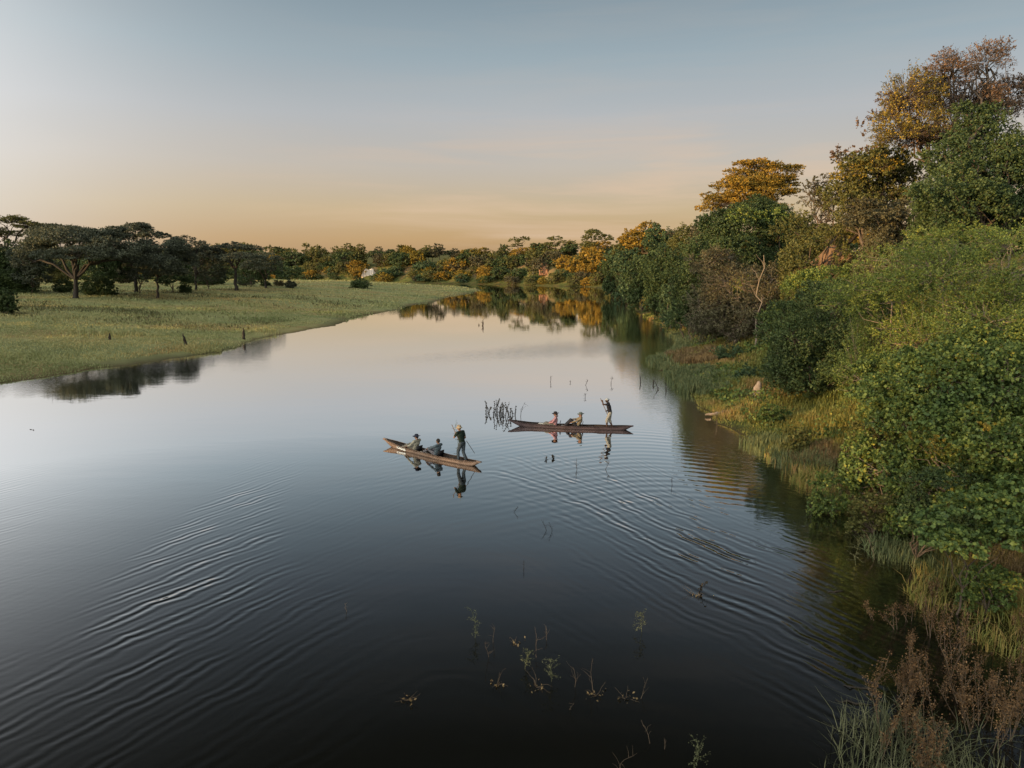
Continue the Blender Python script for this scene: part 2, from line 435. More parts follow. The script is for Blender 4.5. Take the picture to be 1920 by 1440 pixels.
def water_material():
    m, nt, out = new_mat('river_water')
    pj, _g = npos(nt, (0.55, 0.9, 1.0))
    ph = nmath(nt, 'ADD', nattr(nt, 'ph1'), nmath(nt, 'MULTIPLY', nnoise(nt, pj, 0.9, 3, 0.5), 9.0))
    grp = nmath(nt, 'ADD', nmath(nt, 'MULTIPLY', nmath(nt, 'SINE', ph), 0.62), nmath(nt, 'MULTIPLY', nmath(nt, 'SINE', nmath(nt, 'MULTIPLY_ADD', ph, 1.29, nattr(nt, 'ph3'))), 0.48))
    pk, _g = npos(nt, (0.8, 0.5, 1.0))
    brk = nmath(nt, 'MULTIPLY', nmath(nt, 'SUBTRACT', nnoise(nt, pk, 0.7, 3, 0.6), 0.30, clamp=True), 3.4)
    s1 = nmath(nt, 'MULTIPLY', nmath(nt, 'MULTIPLY', grp, brk), nmath(nt, 'MULTIPLY', nattr(nt, 'am1'), 0.0050))
    s2 = nmath(nt, 'MULTIPLY', nmath(nt, 'SINE', nattr(nt, 'ph2')), nmath(nt, 'MULTIPLY', nattr(nt, 'am2'), 0.0034))
    pos, g = npos(nt, (1.0, 1.8, 1.0))
    w1 = nmath(nt, 'MULTIPLY', nmath(nt, 'MULTIPLY', nnoise(nt, pos, 3.0, 3, 0.5), nattr(nt, 'wind')), 0.020)
    pos2, g2 = npos(nt, (0.5, 1.2, 1.0))
    w2 = nmath(nt, 'MULTIPLY', nnoise(nt, pos2, 0.6, 2, 0.5), 0.0035)
    hgt = nmath(nt, 'ADD', nmath(nt, 'ADD', s1, s2), nmath(nt, 'ADD', w1, w2))
    b = nt.nodes.new('ShaderNodeBump'); b.inputs['Distance'].default_value = 1.0; b.inputs['Strength'].default_value = 1.0
    nt.links.new(hgt, b.inputs['Height'])
    fr = nt.nodes.new('ShaderNodeFresnel'); fr.inputs['IOR'].default_value = 1.33
    nt.links.new(b.outputs[0], fr.inputs['Normal'])
    fac = nmath(nt, 'MAXIMUM', nmath(nt, 'MINIMUM', nmath(nt, 'MULTIPLY_ADD', fr.outputs[0], 4.3, -0.15), 0.95), 0.02)
    gl = nt.nodes.new('ShaderNodeBsdfGlossy'); gl.inputs['Roughness'].default_value = 0.016
    gl.inputs['Color'].default_value = (1, 1, 1, 1)
    nt.links.new(b.outputs[0], gl.inputs['Normal'])
    df = nt.nodes.new('ShaderNodeBsdfDiffuse')
    df.inputs['Color'].default_value = (0.005, 0.005, 0.0035, 1)
    mx = nt.nodes.new('ShaderNodeMixShader'); nt.links.new(fac, mx.inputs[0])
    nt.links.new(df.outputs[0], mx.inputs[1]); nt.links.new(gl.outputs[0], mx.inputs[2])
    nt.links.new(mx.outputs[0], out.inputs[0])
    return m
water = link('river_water', mesh_np('river_water', np.stack([wx, wy, 0 * wx], 1), wF, water_material(),
     {'ph1': ('POINT', phase1), 'ph3': ('POINT', 4.0 * wob(wx, wy, 0.22, 8.0)), 'am1': ('POINT', a1), 'ph2': ('POINT', phase2), 'am2': ('POINT', a2), 'wind': ('POINT', wind)}, smooth=True))
tag(water, kind='structure')

# ================================================================== vegetation
def unit(v):
    return v / np.maximum(np.linalg.norm(v, axis=-1, keepdims=True), 1e-9)

def rdir(rng, n):
    return unit(rng.normal(size=(n, 3)))

def leaf_quads(rng, P, N, L, wd, align=0.5):
    """diamond leaves at P, facing roughly N; L length array"""
    n = len(P)
    nn = unit(N * align + rdir(rng, n) * (1 - align) * 1.4)
    u = rdir(rng, n); u = unit(u - nn * (u * nn).sum(1, keepdims=True))
    v = np.cross(nn, u)
    L = L[:, None]
    V = np.empty((n, 4, 3))
    V[:, 0] = P - u * L * 0.5; V[:, 1] = P + v * L * wd * 0.5 - nn * L * 0.06
    V[:, 2] = P + u * L * 0.5; V[:, 3] = P - v * L * wd * 0.5 - nn * L * 0.06
    F = np.arange(n * 4).reshape(n, 4)
    return V.reshape(-1, 3), F

def lumpy(rng):
    K = [(rdir(rng, 1)[0] * rng.uniform(1.8, 5.0), rng.uniform(0, 6.28)) for _ in range(7)]
    def f(d):
        r = 0
        for k, ph in K: r = r + np.sin(d @ k + ph)
        return r / 3.2
    return f

def crown_points(rng, lobes, leaf, cover, tw=14, spiky=0.3, gap=-0.55, low=-0.45, jit=0.10):
    """lobes: (centre3, radii3). Leaves strung along twigs that reach out through each lobe's volume."""
    PP, NN, twigs = [], [], []
    for c, r in lobes:
        c = np.asarray(c, float); r = np.asarray(r, float)
        area = 4 * math.pi * (((r[0] * r[1]) ** 1.6 + (r[0] * r[2]) ** 1.6 + (r[1] * r[2]) ** 1.6) / 3) ** (1 / 1.6)
        nl = max(60, int(cover * area / (leaf * leaf * 0.55)))
        nt_ = max(6, nl // tw)
        d = rdir(rng, nt_ * 2); d = d[d[:, 2] > low][:nt_]; 
        f = lumpy(rng); lm = f(d)
        keep = lm > gap; d = d[keep]; lm = lm[keep]
        if len(d) == 0: continue
        reach = (0.90 + 0.15 * lm + spiky * rng.beta(1.2, 4, len(d)))
        tip = d * reach[:, None]
        start = d * 0.30 + rng.normal(size=d.shape) * 0.08
        bend = rng.normal(size=d.shape) * 0.10
        for_k = rng.uniform(0.30, 1.0, (len(d), tw)) ** 0.7
        s = for_k[..., None]
        pts = start[:, None] * (1 - s) + tip[:, None] * s + bend[:, None] * (s * (1 - s) * 2.5)
        pts = pts + rng.normal(size=pts.shape) * jit * (0.35 + 0.65 * (1 - s))
        P = c + pts.reshape(-1, 3) * r
        Nn = unit(np.repeat(d, tw, 0) / r + np.array([0, 0, 0.5]) / r.mean())
        PP.append(P); NN.append(Nn)
        twigs.append((c + start * r, c + (start * 0.45 + tip * 0.55 + bend * 0.6) * r, c + tip * r * 0.99))
    return np.concatenate(PP), np.concatenate(NN), twigs

def tubes(paths, sides=5):
    """paths: list of (points (n,3), radii (n,)) -> V, F quads"""
    Vs, Fs, off = [], [], 0
    for P, rr in paths:
        P = np.asarray(P, float); rr = np.asarray(rr, float); n = len(P)
        T = np.gradient(P, axis=0); T = unit(T)
        ref = np.where(np.abs(T[:, 2:3]) > 0.9, np.array([[1., 0, 0]]), np.array([[0, 0, 1.]]))
        A = unit(np.cross(T, ref)); B = np.cross(T, A)
        th = np.arange(sides) * 2 * math.pi / sides
        ring = P[:, None] + (A[:, None] * np.cos(th)[None, :, None] + B[:, None] * np.sin(th)[None, :, None]) * rr[:, None, None]
        Vs.append(ring.reshape(-1, 3))
        i, j = np.meshgrid(np.arange(n - 1), np.arange(sides), indexing='ij'); j2 = (j + 1) % sides
        Fs.append(np.stack([i * sides + j, i * sides + j2, (i + 1) * sides + j2, (i + 1) * sides + j], -1).reshape(-1, 4) + off)
        off += n * sides
    return np.concatenate(Vs), np.concatenate(Fs)

def curve_pts(rng, a, b, n=6, sag=0.0, wig=0.06, up=0.0):
    a = np.asarray(a, float); b = np.asarray(b, float)
    s = np.linspace(0, 1, n)[:, None]
    L = np.linalg.norm(b - a)
    off = rng.normal(size=(n, 3)) * wig * L * 0.5
    off[0] = 0; off[-1] = 0
    bow = np.array([0, 0, 1.0]) * L * (up * np.sin(math.pi * s) - sag * np.sin(math.pi * s))
    return a * (1 - s) + b * s + off + bow

def build_crown(root_loc, lobes, leaf, cover, mat, rng, **kw):
    wd = kw.pop('wd', 0.6); align = kw.pop('align', 0.45); var = kw.pop('var', 0.35); maxn = kw.pop('maxn', 220000)
    P, N, tw = crown_points(rng, lobes, leaf, cover, **kw)
    if len(P) > maxn:
        idx = rng.permutation(len(P))[:maxn]; P = P[idx]; N = N[idx]
    L = leaf * rng.uniform(1 - var, 1 + var, len(P))
    V, F = leaf_quads(rng, P - root_loc, N, L, wd, align)
    me = mesh_np('crown', V, F, mat, {'rnd': ('FACE', rng.uniform(0, 1, len(F)))})
    return me, tw

def branches(rng, base, fork, lobes, r0, root_loc, tw=None, twr=0.01, ntw=0, up=0.12, sub=4, mat=BARK, stems=1, spread=0.3):
    """trunk(s) from base to fork, a limb to each lobe, thinner limbs spreading inside it"""
    paths = []
    base = np.asarray(base, float); fork = np.asarray(fork, float)
    for k in range(stems):
        b = base + np.array([rng.normal() * spread, rng.normal() * spread, 0]) * (k > 0)
        fk = fork if k == 0 else fork + rng.normal(size=3) * spread
        P = curve_pts(rng, b + np.array([0, 0, -0.3]), fk, 6, wig=0.05)
        rr = np.linspace(r0 * 1.25, r0 * 0.75, 6); rr[0] *= 1.3
        paths.append((P, rr))
    for c, r in lobes:
        c = np.asarray(c, float); r = np.asarray(r, float)
        e = c - np.array([0, 0, 0.15]) * r
        P = curve_pts(rng, fork, e, 7, wig=0.10, up=up if e[2] > fork[2] else -0.05)
        paths.append((P, np.linspace(r0 * 0.62, r0 * 0.22, 7)))
        for q in range(sub):
            s = P[rng.randint(2, 7)]
            t = c + rdir(rng, 1)[0] * r * 0.75
            if t[2] < c[2] - 0.4 * r[2]: t[2] = c[2]
            paths.append((curve_pts(rng, s, t, 5, wig=0.14, up=0.06), np.linspace(r0 * 0.26, r0 * 0.05, 5)))
    if tw and ntw:
        A = np.concatenate([t[0] for t in tw]); B = np.concatenate([t[1] for t in tw]); C = np.concatenate([t[2] for t in tw])
        for i in rng.permutation(len(A))[:ntw]:
            paths.append((np.array([A[i], B[i], C[i]]), np.array([twr, twr * 0.7, twr * 0.3])))
    V, F = tubes([(np.asarray(P) - root_loc, rr) for P, rr in paths], 5)
    return mesh_np('trunk', V, F, mat, smooth=True)

def px_lobes(t, L, dfac=0.9):
    out = []
    for l in L:
        px, py, rx, ry = l[:4]; dd = l[4] if len(l) > 4 else 0.0
        c = W(px, py, t + dd); s = (t + dd) / FPX
        out.append((c, np.array([rx * s, rx * s * dfac, ry * s])))
    return out

def plant(name, label, cat, t, L, mat, seed, base_px=None, base_xy=None, fork=0.4, r0=0.2, leaf=None, cover=1.6, group=None,
          ntw=0, twr=0.012, bark=BARK, sub=4, up=0.12, dfac=0.9, extra=None, stems=1, spread=0.3, forkxy=None, skirt=None, sublobes=None, fit=False, **kw):
    rng = np.random.RandomState(seed)
    if fit:            # stand it where its foot meets the ground
        bp = base_px if base_px is not None else (L[0][0], L[0][1] + L[0][3] * 0.9)
        for tt in np.arange(50, 420, 1.0):
            g = W(bp[0], bp[1], tt)
            if g[2] <= h1(g[0], g[1]): break
        t = float(tt)
    lobes = px_lobes(t, L, dfac)
    if skirt is None: skirt = 'bush' in name or name in ('shrub', 'creeper_tree')
    if skirt:
        for c, r in list(lobes):
            g = h1(c[0], c[1])
            if c[2] - 0.7 * r[2] > g:
                for q in range(3):
                    f_ = rng.uniform(.62, .95); zc = g + (c[2] - g) * rng.uniform(.2, .65)
                    lobes.append((np.array([c[0] + rng.uniform(-.45, .45) * r[0], c[1] + rng.uniform(-.45, .45) * r[1], zc]), np.array([r[0] * f_ * .8, r[1] * f_ * .8, (c[2] - g) * rng.uniform(.28, .46)])))
    if sublobes is None: sublobes = 0 if 'acacia_tree' in name else 5
    main = list(lobes)
    if sublobes:
        more = []
        for c, r in lobes:
            for d in rdir(rng, sublobes * 3):
                if d[2] < -0.3 or len(more) >= 400: continue
                more.append((c + d * r * rng.uniform(.60, .95), r * rng.uniform(.28, .50)))
                if rng.rand() < 0.12: break
        lobes = [(c, r * 0.9) for c, r in lobes] + more[:60]
    if leaf is None: leaf = 0.0030 * t + 0.015
    cen = np.mean([l[0] for l in lobes], axis=0); top = max(l[0][2] + l[1][2] for l in lobes)
    if base_xy is None:
        if base_px is not None:
            g = W(base_px[0], base_px[1], t); base_xy = (g[0], g[1])
        else: base_xy = (cen[0], cen[1])
    bz = h1(*base_xy)
    loc = np.array([base_xy[0], base_xy[1], bz])
    root = thing(name, label, cat, loc, group=group)
    me, tw = build_crown(loc, lobes, leaf, cover, LM[mat], rng, **kw)
    link('crown', me, root)
    fz = bz + (min(l[0][2] for l in lobes) - bz) * fork
    fk = np.array([loc[0] * 0.8 + cen[0] * 0.2, loc[1] * 0.8 + cen[1] * 0.2, max(fz, bz + 0.2)])
    if forkxy is not None: f_ = W(forkxy[0], forkxy[1], t); fk = f_
    if extra:
        for en, eL, emat, ecover, elab in extra:
            me2, tw2 = build_crown(loc, px_lobes(t, eL, dfac), leaf, ecover, LM[emat], rng, **kw)
            o = link(en, me2, root)
            tw = tw + tw2
            if elab: o['label'] = elab
    link('trunk', branches(rng, loc, fk, main, r0, loc, tw, twr, ntw, up=up, sub=sub, mat=bark, stems=stems, spread=spread), root)
    return root

# ---- left bank: umbrella thorn trees beyond the meadow
BARKG = plain_mat('bark_grey', (0.045, 0.038, 0.032), (0.022, 0.018, 0.015), 6, 0.85, (1, 1, 0.3))
G_L = 'umbrella thorn trees along the left meadow'
plant('acacia_tree', 'huge dark umbrella thorn tree with a forked trunk, the broadest on the left meadow', 'tree', 126,
      [(135, 448, 78, 26), (70, 468, 46, 22, 2), (215, 470, 52, 26, -3), (150, 478, 60, 20, -5), (110, 435, 50, 16, 4), (190, 440, 46, 15, 3), (250, 495, 22, 18), (45, 492, 22, 18, 1), (250, 478, 28, 20, 3)],
      'grey', 11, base_px=(142, 560), forkxy=(142, 524), r0=0.42, leaf=0.29, cover=1.5, sublobes=4, up=0.18, sub=7, ntw=260, twr=0.045, fit=True, bark=BARKG, group=G_L, spiky=0.35, dfac=1.0)
plant('acacia_tree', 'pale thin-crowned thorn tree at the left edge behind the huge umbrella tree', 'tree', 153,
      [(20, 415, 44, 12), (-30, 430, 40, 16), (60, 425, 34, 10), (10, 440, 34, 9, 3)], 'olive', 12, base_px=(20, 545), forkxy=(12, 470), r0=0.38, leaf=0.29, cover=0.8, sublobes=3, fit=True, bark=BARKG, group=G_L, ntw=320, twr=0.05, sub=8, gap=-0.2)
plant('acacia_tree', 'rounded thorn tree whose crown rises between the two biggest dark crowns', 'tree', 160,
      [(255, 430, 36, 13), (235, 445, 26, 14), (285, 442, 28, 12)], 'grey', 13, base_px=(255, 548), r0=0.34, leaf=0.29, cover=1.3, sublobes=3, fit=True, bark=BARKG, group=G_L, ntw=120, twr=0.05, sub=6)
plant('acacia_tree', 'dark drooping thorn tree on a thin straight trunk, right of the huge tree', 'tree', 122,
      [(300, 468, 48, 24), (340, 490, 38, 24, 2), (270, 500, 34, 26, 3), (320, 510, 34, 14, -1), (300, 495, 44, 22, -3)], 'grey', 14, base_px=(294, 560), forkxy=(296, 520), r0=0.22, leaf=0.29, cover=1.5, sublobes=4, fit=True, bark=BARKG, group=G_L, sub=5)
plant('acacia_tree', 'slim loose-crowned thorn tree sloping down right of the drooping dark tree', 'tree', 167,
      [(345, 450, 26, 9), (372, 462, 26, 12), (385, 482, 24, 12), (352, 478, 24, 16)], 'grey', 15, base_px=(368, 545), r0=0.26, leaf=0.32, cover=1.2, sublobes=3, fit=True, bark=BARKG, group=G_L, ntw=120, twr=0.05, sub=6, gap=-0.3)
plant('acacia_tree', 'flat-topped thorn tree with open branching crown against the yellow sky', 'tree', 165,
      [(435, 463, 36, 9), (400, 472, 24, 9), (470, 466, 28, 8), (450, 483, 40, 12, -4), (415, 486, 20, 10)], 'grey', 16, base_px=(443, 545), forkxy=(441, 505), r0=0.38, leaf=0.29, cover=1.1, sublobes=3, fit=True, bark=BARKG, group=G_L, ntw=260, twr=0.05, sub=9, gap=-0.3, up=0.2)
plant('acacia_tree', 'low dark thorn tree at the right end of the left tree row', 'tree', 178,
      [(500, 484, 26, 12), (480, 500, 30, 16, -3), (518, 500, 14, 18)], 'grey', 17, base_px=(498, 540), r0=0.30, leaf=0.36, cover=1.3, fit=True, bark=BARKG, group=G_L)
G_LB = 'dark bushes under the left trees'
for k, (px, py, rx, ry, t, mt, lab) in enumerate([
        (20, 520, 56, 34, 121, 'dark', 'big dark leafy bush at the left edge under the thorn trees'),
        (5, 565, 24, 26, 101, 'dark', 'dark shrub cut by the left edge of the photo, nearest of the meadow bushes'),
        (182, 535, 32, 22, 124, 'dark', 'round dark bush just right of the huge forked trunk'),
        (118, 537, 18, 14, 127, 'dark', 'small dark bush just left of the huge forked trunk'),
        (110, 512, 24, 22, 137, 'olive', 'lighter green bush seen behind the huge forked trunk'),
        (348, 541, 13, 9, 128, 'dark', 'small round bush alone on the open meadow right of the thin trunk'),
        (411, 523, 15, 11, 155, 'dark', 'dark round bush at the foot of the flat-topped left tree'),
        (370, 520, 34, 16, 169, 'dark', 'wide dark thicket below the slim loose-crowned tree'),
        (235, 515, 22, 18, 173, 'brownbush', 'greyish thicket between the two biggest left trees'),
        (462, 525, 18, 12, 200, 'grey', 'grey bush by the foot of the open branching tree'),
        (497, 531, 10, 6, 191, 'dark', 'low dark bush on the meadow below the last left tree'),
        (523, 530, 10, 7, 183, 'brownbush', 'thin twiggy bush on the meadow, left of the greyish one'),
        (545, 533, 11, 8, 177, 'grey', 'small greyish bush on the meadow near the bend'),
        (676, 531, 19, 11, 174, 'dark', 'lone spreading dark bush on the far end of the meadow'),
        ]):
    plant('bush', lab, 'bush', t, [(px, py, rx, ry), (px - rx * .4, py + ry * .25, rx * .6, ry * .7, 1), (px + rx * .4, py + ry * .2, rx * .6, ry * .75, -1)], mt, 60 + k,
          leaf=0.24 if t < 140 else 0.32, cover=1.3, r0=0.08, sub=2, fork=0.2, low=-0.8, fit=True, bark=BARKG, group=G_LB)

for k, (px, py, rx, ry, t, mt, lab) in enumerate([
        (-30, 500, 46, 30, 150, 'dark', 'understorey tree at the far left edge behind the big dark bush'),
        (60, 505, 40, 26, 158, 'grey', 'grey-green understorey tree left of the huge forked trunk'),
        (205, 505, 34, 24, 156, 'dark', 'dark understorey tree behind the round bush by the huge trunk'),
        (262, 500, 34, 26, 160, 'grey', 'grey-green understorey tree left of the thin straight trunk'),
        (325, 510, 34, 24, 165, 'dark', 'dark understorey tree right of the thin straight trunk'),
        (390, 505, 34, 22, 185, 'grey', 'grey-green understorey tree left of the open branching tree'),
        (470, 512, 30, 18, 205, 'dark', 'dark understorey tree right of the open branching tree'),
        ]):
    plant('understorey_tree', lab, 'tree', t, [(px, py - 22, rx, ry + 4), (px - rx * .5, py - 6, rx * .7, ry * .8, 1), (px + rx * .5, py - 8, rx * .7, ry * .8, -1), (px, py + ry * .6, rx, ry * .6)], mt, 80 + k, base_px=(px, 551 - max(0, px - 300) * .08), fit=True,
          leaf=0.34, cover=1.25, r0=0.14, sub=3, fork=0.2, low=-0.9, group='understorey trees behind the left umbrella thorns')

# ---- right bank, nearest first
G_R = 'bushes on the near right bank'
plant('acacia_bush', 'feathery yellow-green acacia bush, the broad mound filling the right edge', 'bush', 29,
      [(1760, 520, 120, 70, 1), (1640, 560, 80, 60, 4), (1900, 500, 110, 80, 0), (1850, 600, 110, 70, -1.5), (1700, 640, 80, 55, 2), (1960, 620, 100, 80, -3), (1690, 500, 90, 52, 5), (1790, 455, 90, 34, 5), (1900, 440, 80, 30, 4)],
      'fresh', 21, base_xy=(18.5, 28.5), r0=0.14, leaf=0.085, cover=0.95, maxn=260000, ntw=1300, twr=0.012, group=G_R, wd=0.42, spiky=0.7, tw=20, jit=0.045, gap=-0.25, sublobes=8, stems=4, sub=5, low=-0.7, bark=BARKP)
plant('bush', 'dark green rounded bush between the orange grass slope and the feathery mound', 'bush', 42,
      [(1560, 580, 80, 55), (1490, 640, 56, 55, -1), (1600, 650, 70, 60, -2), (1530, 690, 60, 40, -1), (1640, 590, 60, 60, 1), (1470, 590, 40, 36, 1)],
      'dark', 22, base_xy=(17.8, 41.5), r0=0.16, leaf=0.12, cover=1.35, group=G_R, maxn=160000, ntw=300, twr=0.012, low=-0.8, stems=3)
plant('creeper_bush', 'creeper-covered bush with broad round leaves low on the right bank', 'bush', 22.5,
      [(1760, 730, 100, 70, 1), (1880, 720, 90, 90, 0), (1700, 780, 60, 55, 1.5), (1860, 830, 100, 62, -1), (1790, 800, 80, 70, 0), (1950, 840, 80, 90, -1), (1640, 740, 55, 40, 3)],
      'vine', 23, base_xy=(15.2, 21.8), r0=0.10, leaf=0.088, cover=1.1, var=0.55, group=G_R, gap=-.35, wd=0.95, align=0.55, spiky=0.3, sublobes=9, tw=10, stems=3, low=-0.85, ntw=500, twr=0.012, bark=BARKP, maxn=260000,
      extra=[('yellowing_leaves', [(1765, 838, 24, 22, -1.6), (1850, 800, 20, 14, -2.2), (1700, 820, 16, 14, -1)], 'yellow', 0.5, 'yellowing leaves low in the bush')])
plant('creeper_bush', 'shaded creeper thicket just above the broad-leaved bush, below the feathery mound', 'bush', 26,
      [(1720, 690, 70, 45), (1820, 660, 80, 50), (1920, 660, 80, 60), (1650, 690, 50, 36, 2)],
      'vine', 24, base_xy=(16.9, 25.6), r0=0.10, leaf=0.085, cover=1.15, var=0.5, group=G_R, wd=0.85, align=0.5, spiky=0.3, stems=3, low=-0.8)
plant('ground_creeper', 'low mat of bright creeper leaves spreading below the bushes on the bank', 'plant', 18,
      [(1740, 985, 60, 30, 0), (1830, 960, 90, 40, 0.6), (1900, 930, 70, 44, 0.6), (1790, 1015, 70, 24, -0.4), (1900, 1010, 70, 26, -0.3)],
      'vine', 25, base_xy=(11.6, 17.3), r0=0.03, leaf=0.10, cover=0.9, group=G_R, wd=0.95, align=0.65, spiky=0.15, tw=8, sub=2, low=-0.3)
plant('bush', 'small bush with drooping outer branch on the slope left of the broad-leaved creeper', 'bush', 27,
      [(1660, 830, 46, 26), (1710, 850, 50, 40, -0.6), (1620, 800, 30, 16, .5)], 'olive', 26, base_xy=(14.3, 26.2), r0=0.06, leaf=0.10, cover=0.9, group=G_R, ntw=160, twr=0.012, low=-0.6, gap=-0.3)
plant('shrub', 'dark low shrub on the grass slope under the broad-leaved creeper bush', 'bush', 21,
      [(1730, 900, 40, 22), (1790, 890, 50, 24, .3)], 'dark', 27, base_xy=(12.2, 20.6), r0=0.04, leaf=0.085, cover=1.1, group=G_R, low=-0.5)

G_S = 'low shrubs tangled in the slope grass'
for k, (px, py, rx, ry, mt, lf, lab) in enumerate([
        (1560, 905, 36, 16, 'vine', .09, 'low leafy shrub at the water edge below the orange dead grass'),
        (1640, 940, 40, 18, 'olive', .08, 'olive low shrub left of the bright creeper mat'),
        (1690, 955, 26, 16, 'vine', .09, 'small creeper clump touching the left side of the bright mat'),
        (1500, 810, 30, 13, 'olive', .10, 'olive tuft-like shrub low on the grass slope above the shallows'),
        (1450, 770, 26, 12, 'vine', .11, 'small creeper clump on the slope right of the fallen log'),
        (1400, 700, 22, 16, 'teal', .12, 'blue-green leafy shrub on the slope beside the pale stump'),
        (1370, 660, 26, 16, 'teal', .13, 'blue-green shrub on the slope above the reedy grass bed'),
        (1440, 655, 26, 14, 'vine', .13, 'leafy shrub at the foot of the dark rounded bush'),
        (1340, 610, 24, 14, 'dark', .15, 'dark shrub on the bank beside the inlet'),
        (1860, 1080, 50, 20, 'vine', .08, 'creeper clump at the right edge above the brown weeds'),
        (1610, 870, 34, 18, 'fresh', .08, 'bright small-leaved shrub beside the drooping outer branch'),
        ]):
    g = G(px, py + ry, .8)
    plant('shrub', lab, 'bush', float(depth_of(g)), [(px, py, rx, ry), (px - rx * .6, py + ry * .4, rx * .6, ry * .6), (px + rx * .6, py + ry * .3, rx * .6, ry * .6)], mt, 140 + k, base_xy=(g[0], g[1]),
          leaf=lf, cover=0.9, r0=.03, sub=2, low=-.5, spiky=.6, gap=-.3, group=G_S, ntw=60, twr=.008, var=.5)

# ---- right bank, tall trees on the plateau
G_T = 'tall trees on top of the right bank'
plant('tall_tree', 'tallest tree at top right, half bare with reddish dry leaves and an orange lit bough', 'tree', 50,
      [(1780, 140, 56, 40, 0), (1850, 120, 50, 45, 1), (1820, 200, 70, 50, 2), (1740, 190, 60, 56, 1), (1890, 190, 50, 50, 3), (1680, 210, 40, 40, 0), (1760, 260, 70, 36, 0)],
      'dry', 31, base_xy=(31.0, 49.0), forkxy=(1800, 360), r0=0.34, leaf=0.13, cover=0.42, ntw=4200, twr=0.015, group=G_T, spiky=0.6, tw=9, gap=-0.6, sub=14, up=0.05, wd=0.55,
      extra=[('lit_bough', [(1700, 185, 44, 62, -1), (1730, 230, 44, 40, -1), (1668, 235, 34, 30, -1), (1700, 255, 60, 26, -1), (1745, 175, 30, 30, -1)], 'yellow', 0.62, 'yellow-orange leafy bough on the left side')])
plant('creeper_tree', 'dense dark green tree smothered in creepers below the half-bare tallest tree', 'tree', 42,
      [(1850, 250, 60, 50, 2), (1790, 300, 60, 50, 1), (1880, 330, 70, 60, 0), (1760, 370, 60, 46, -1), (1840, 390, 70, 46, -1), (1930, 300, 50, 80, 1), (1820, 220, 34, 30, 2), (1790, 350, 50, 60, -1), (1910, 400, 50, 40, 0)],
      'dark', 32, base_xy=(28.0, 41.8), r0=0.30, leaf=0.14, cover=1.5, ntw=400, twr=0.015, group=G_T, maxn=200000, spiky=0.35, stems=2, low=-0.7)
plant('tree', 'mid-green tree with yellow lit foliage and reddish top sprigs, left of the creeper tree', 'tree', 54,
      [(1620, 330, 56, 40), (1580, 370, 44, 40, 1), (1660, 300, 50, 36, 1), (1640, 390, 60, 50, 0), (1690, 350, 50, 56, 1), (1600, 410, 46, 34, 0)],
      'olive', 33, base_xy=(26.5, 53.5), r0=0.28, leaf=0.17, cover=1.15, ntw=900, twr=0.02, group=G_T, spiky=0.4, gap=-0.45, low=-0.6,
      extra=[('dry_sprigs', [(1610, 245, 14, 22), (1580, 285, 24, 18), (1625, 285, 22, 14)], 'dry', 0.35, 'reddish dry sprigs at the top'),
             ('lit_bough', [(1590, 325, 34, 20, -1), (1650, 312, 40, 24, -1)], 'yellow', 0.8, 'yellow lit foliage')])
plant('thorn_tree', 'thin see-through thorn tree standing between the orange umbrella tree and the tall group', 'tree', 70,
      [(1540, 340, 30, 24), (1520, 370, 28, 26, 1), (1560, 380, 34, 30), (1535, 420, 36, 34, 0), (1580, 300, 20, 20, 1)],
      'brownbush', 34, base_xy=(30.5, 70), r0=0.18, leaf=0.19, cover=0.5, ntw=900, twr=0.025, group=G_T, spiky=0.5, gap=-0.3, low=-0.7, sub=9)
plant('acacia_tree', 'orange umbrella thorn tree glowing in the last sun above the right bank', 'tree', 92,
      [(1430, 312, 46, 12), (1460, 320, 44, 13, 1), (1400, 330, 38, 14), (1380, 350, 44, 18, -1), (1440, 345, 48, 14, 1), (1350, 372, 34, 14), (1470, 335, 30, 10), (1400, 368, 58, 22, -1), (1450, 360, 44, 20, 0), (1330, 390, 28, 16, 0), (1415, 342, 60, 30, 0), (1375, 388, 50, 20, 0), (1440, 385, 44, 20, 0)],
      'gold', 35, base_xy=(33, 91), forkxy=(1420, 400), r0=0.28, leaf=0.26, cover=1.35, sublobes=4, wd=.45, ntw=500, twr=0.035, group=G_T, spiky=0.5, sub=8, up=0.15)
plant('tree', 'rounded green tree directly below the orange umbrella tree', 'tree', 80,
      [(1440, 405, 54, 30), (1400, 425, 66, 38, -1), (1465, 440, 44, 50, -1), (1345, 430, 44, 38, 0), (1380, 480, 70, 44, -2), (1450, 500, 56, 40, -1), (1320, 480, 44, 50, -1), (1410, 396, 50, 26, 2), (1490, 470, 34, 44, 0)],
      'dark', 36, base_xy=(27.5, 79), r0=0.26, leaf=0.20, cover=1.45, ntw=200, twr=0.02, group=G_T, low=-0.7, dfac=0.8,
      extra=[('bright_crown', [(1430, 392, 40, 16, 1), (1395, 405, 34, 18, -3), (1450, 405, 26, 20, -3)], 'fresh', 0.8, 'fresh bright green leaves on the crown')])
plant('twiggy_bush', 'greyish twiggy bush with bare pale branches hanging down the bank under the rounded tree', 'bush', 66,
      [(1380, 530, 66, 44), (1440, 540, 44, 50, -1), (1340, 500, 50, 40, 1), (1400, 580, 48, 26, -2)], 'brownbush', 37, base_xy=(20.8, 66), r0=0.14, leaf=0.16, cover=0.85, ntw=1300, twr=0.022,
      group=G_T, low=-0.9, spiky=0.4, gap=-0.35, bark=BARKP, sub=8, stems=4, spread=0.5)
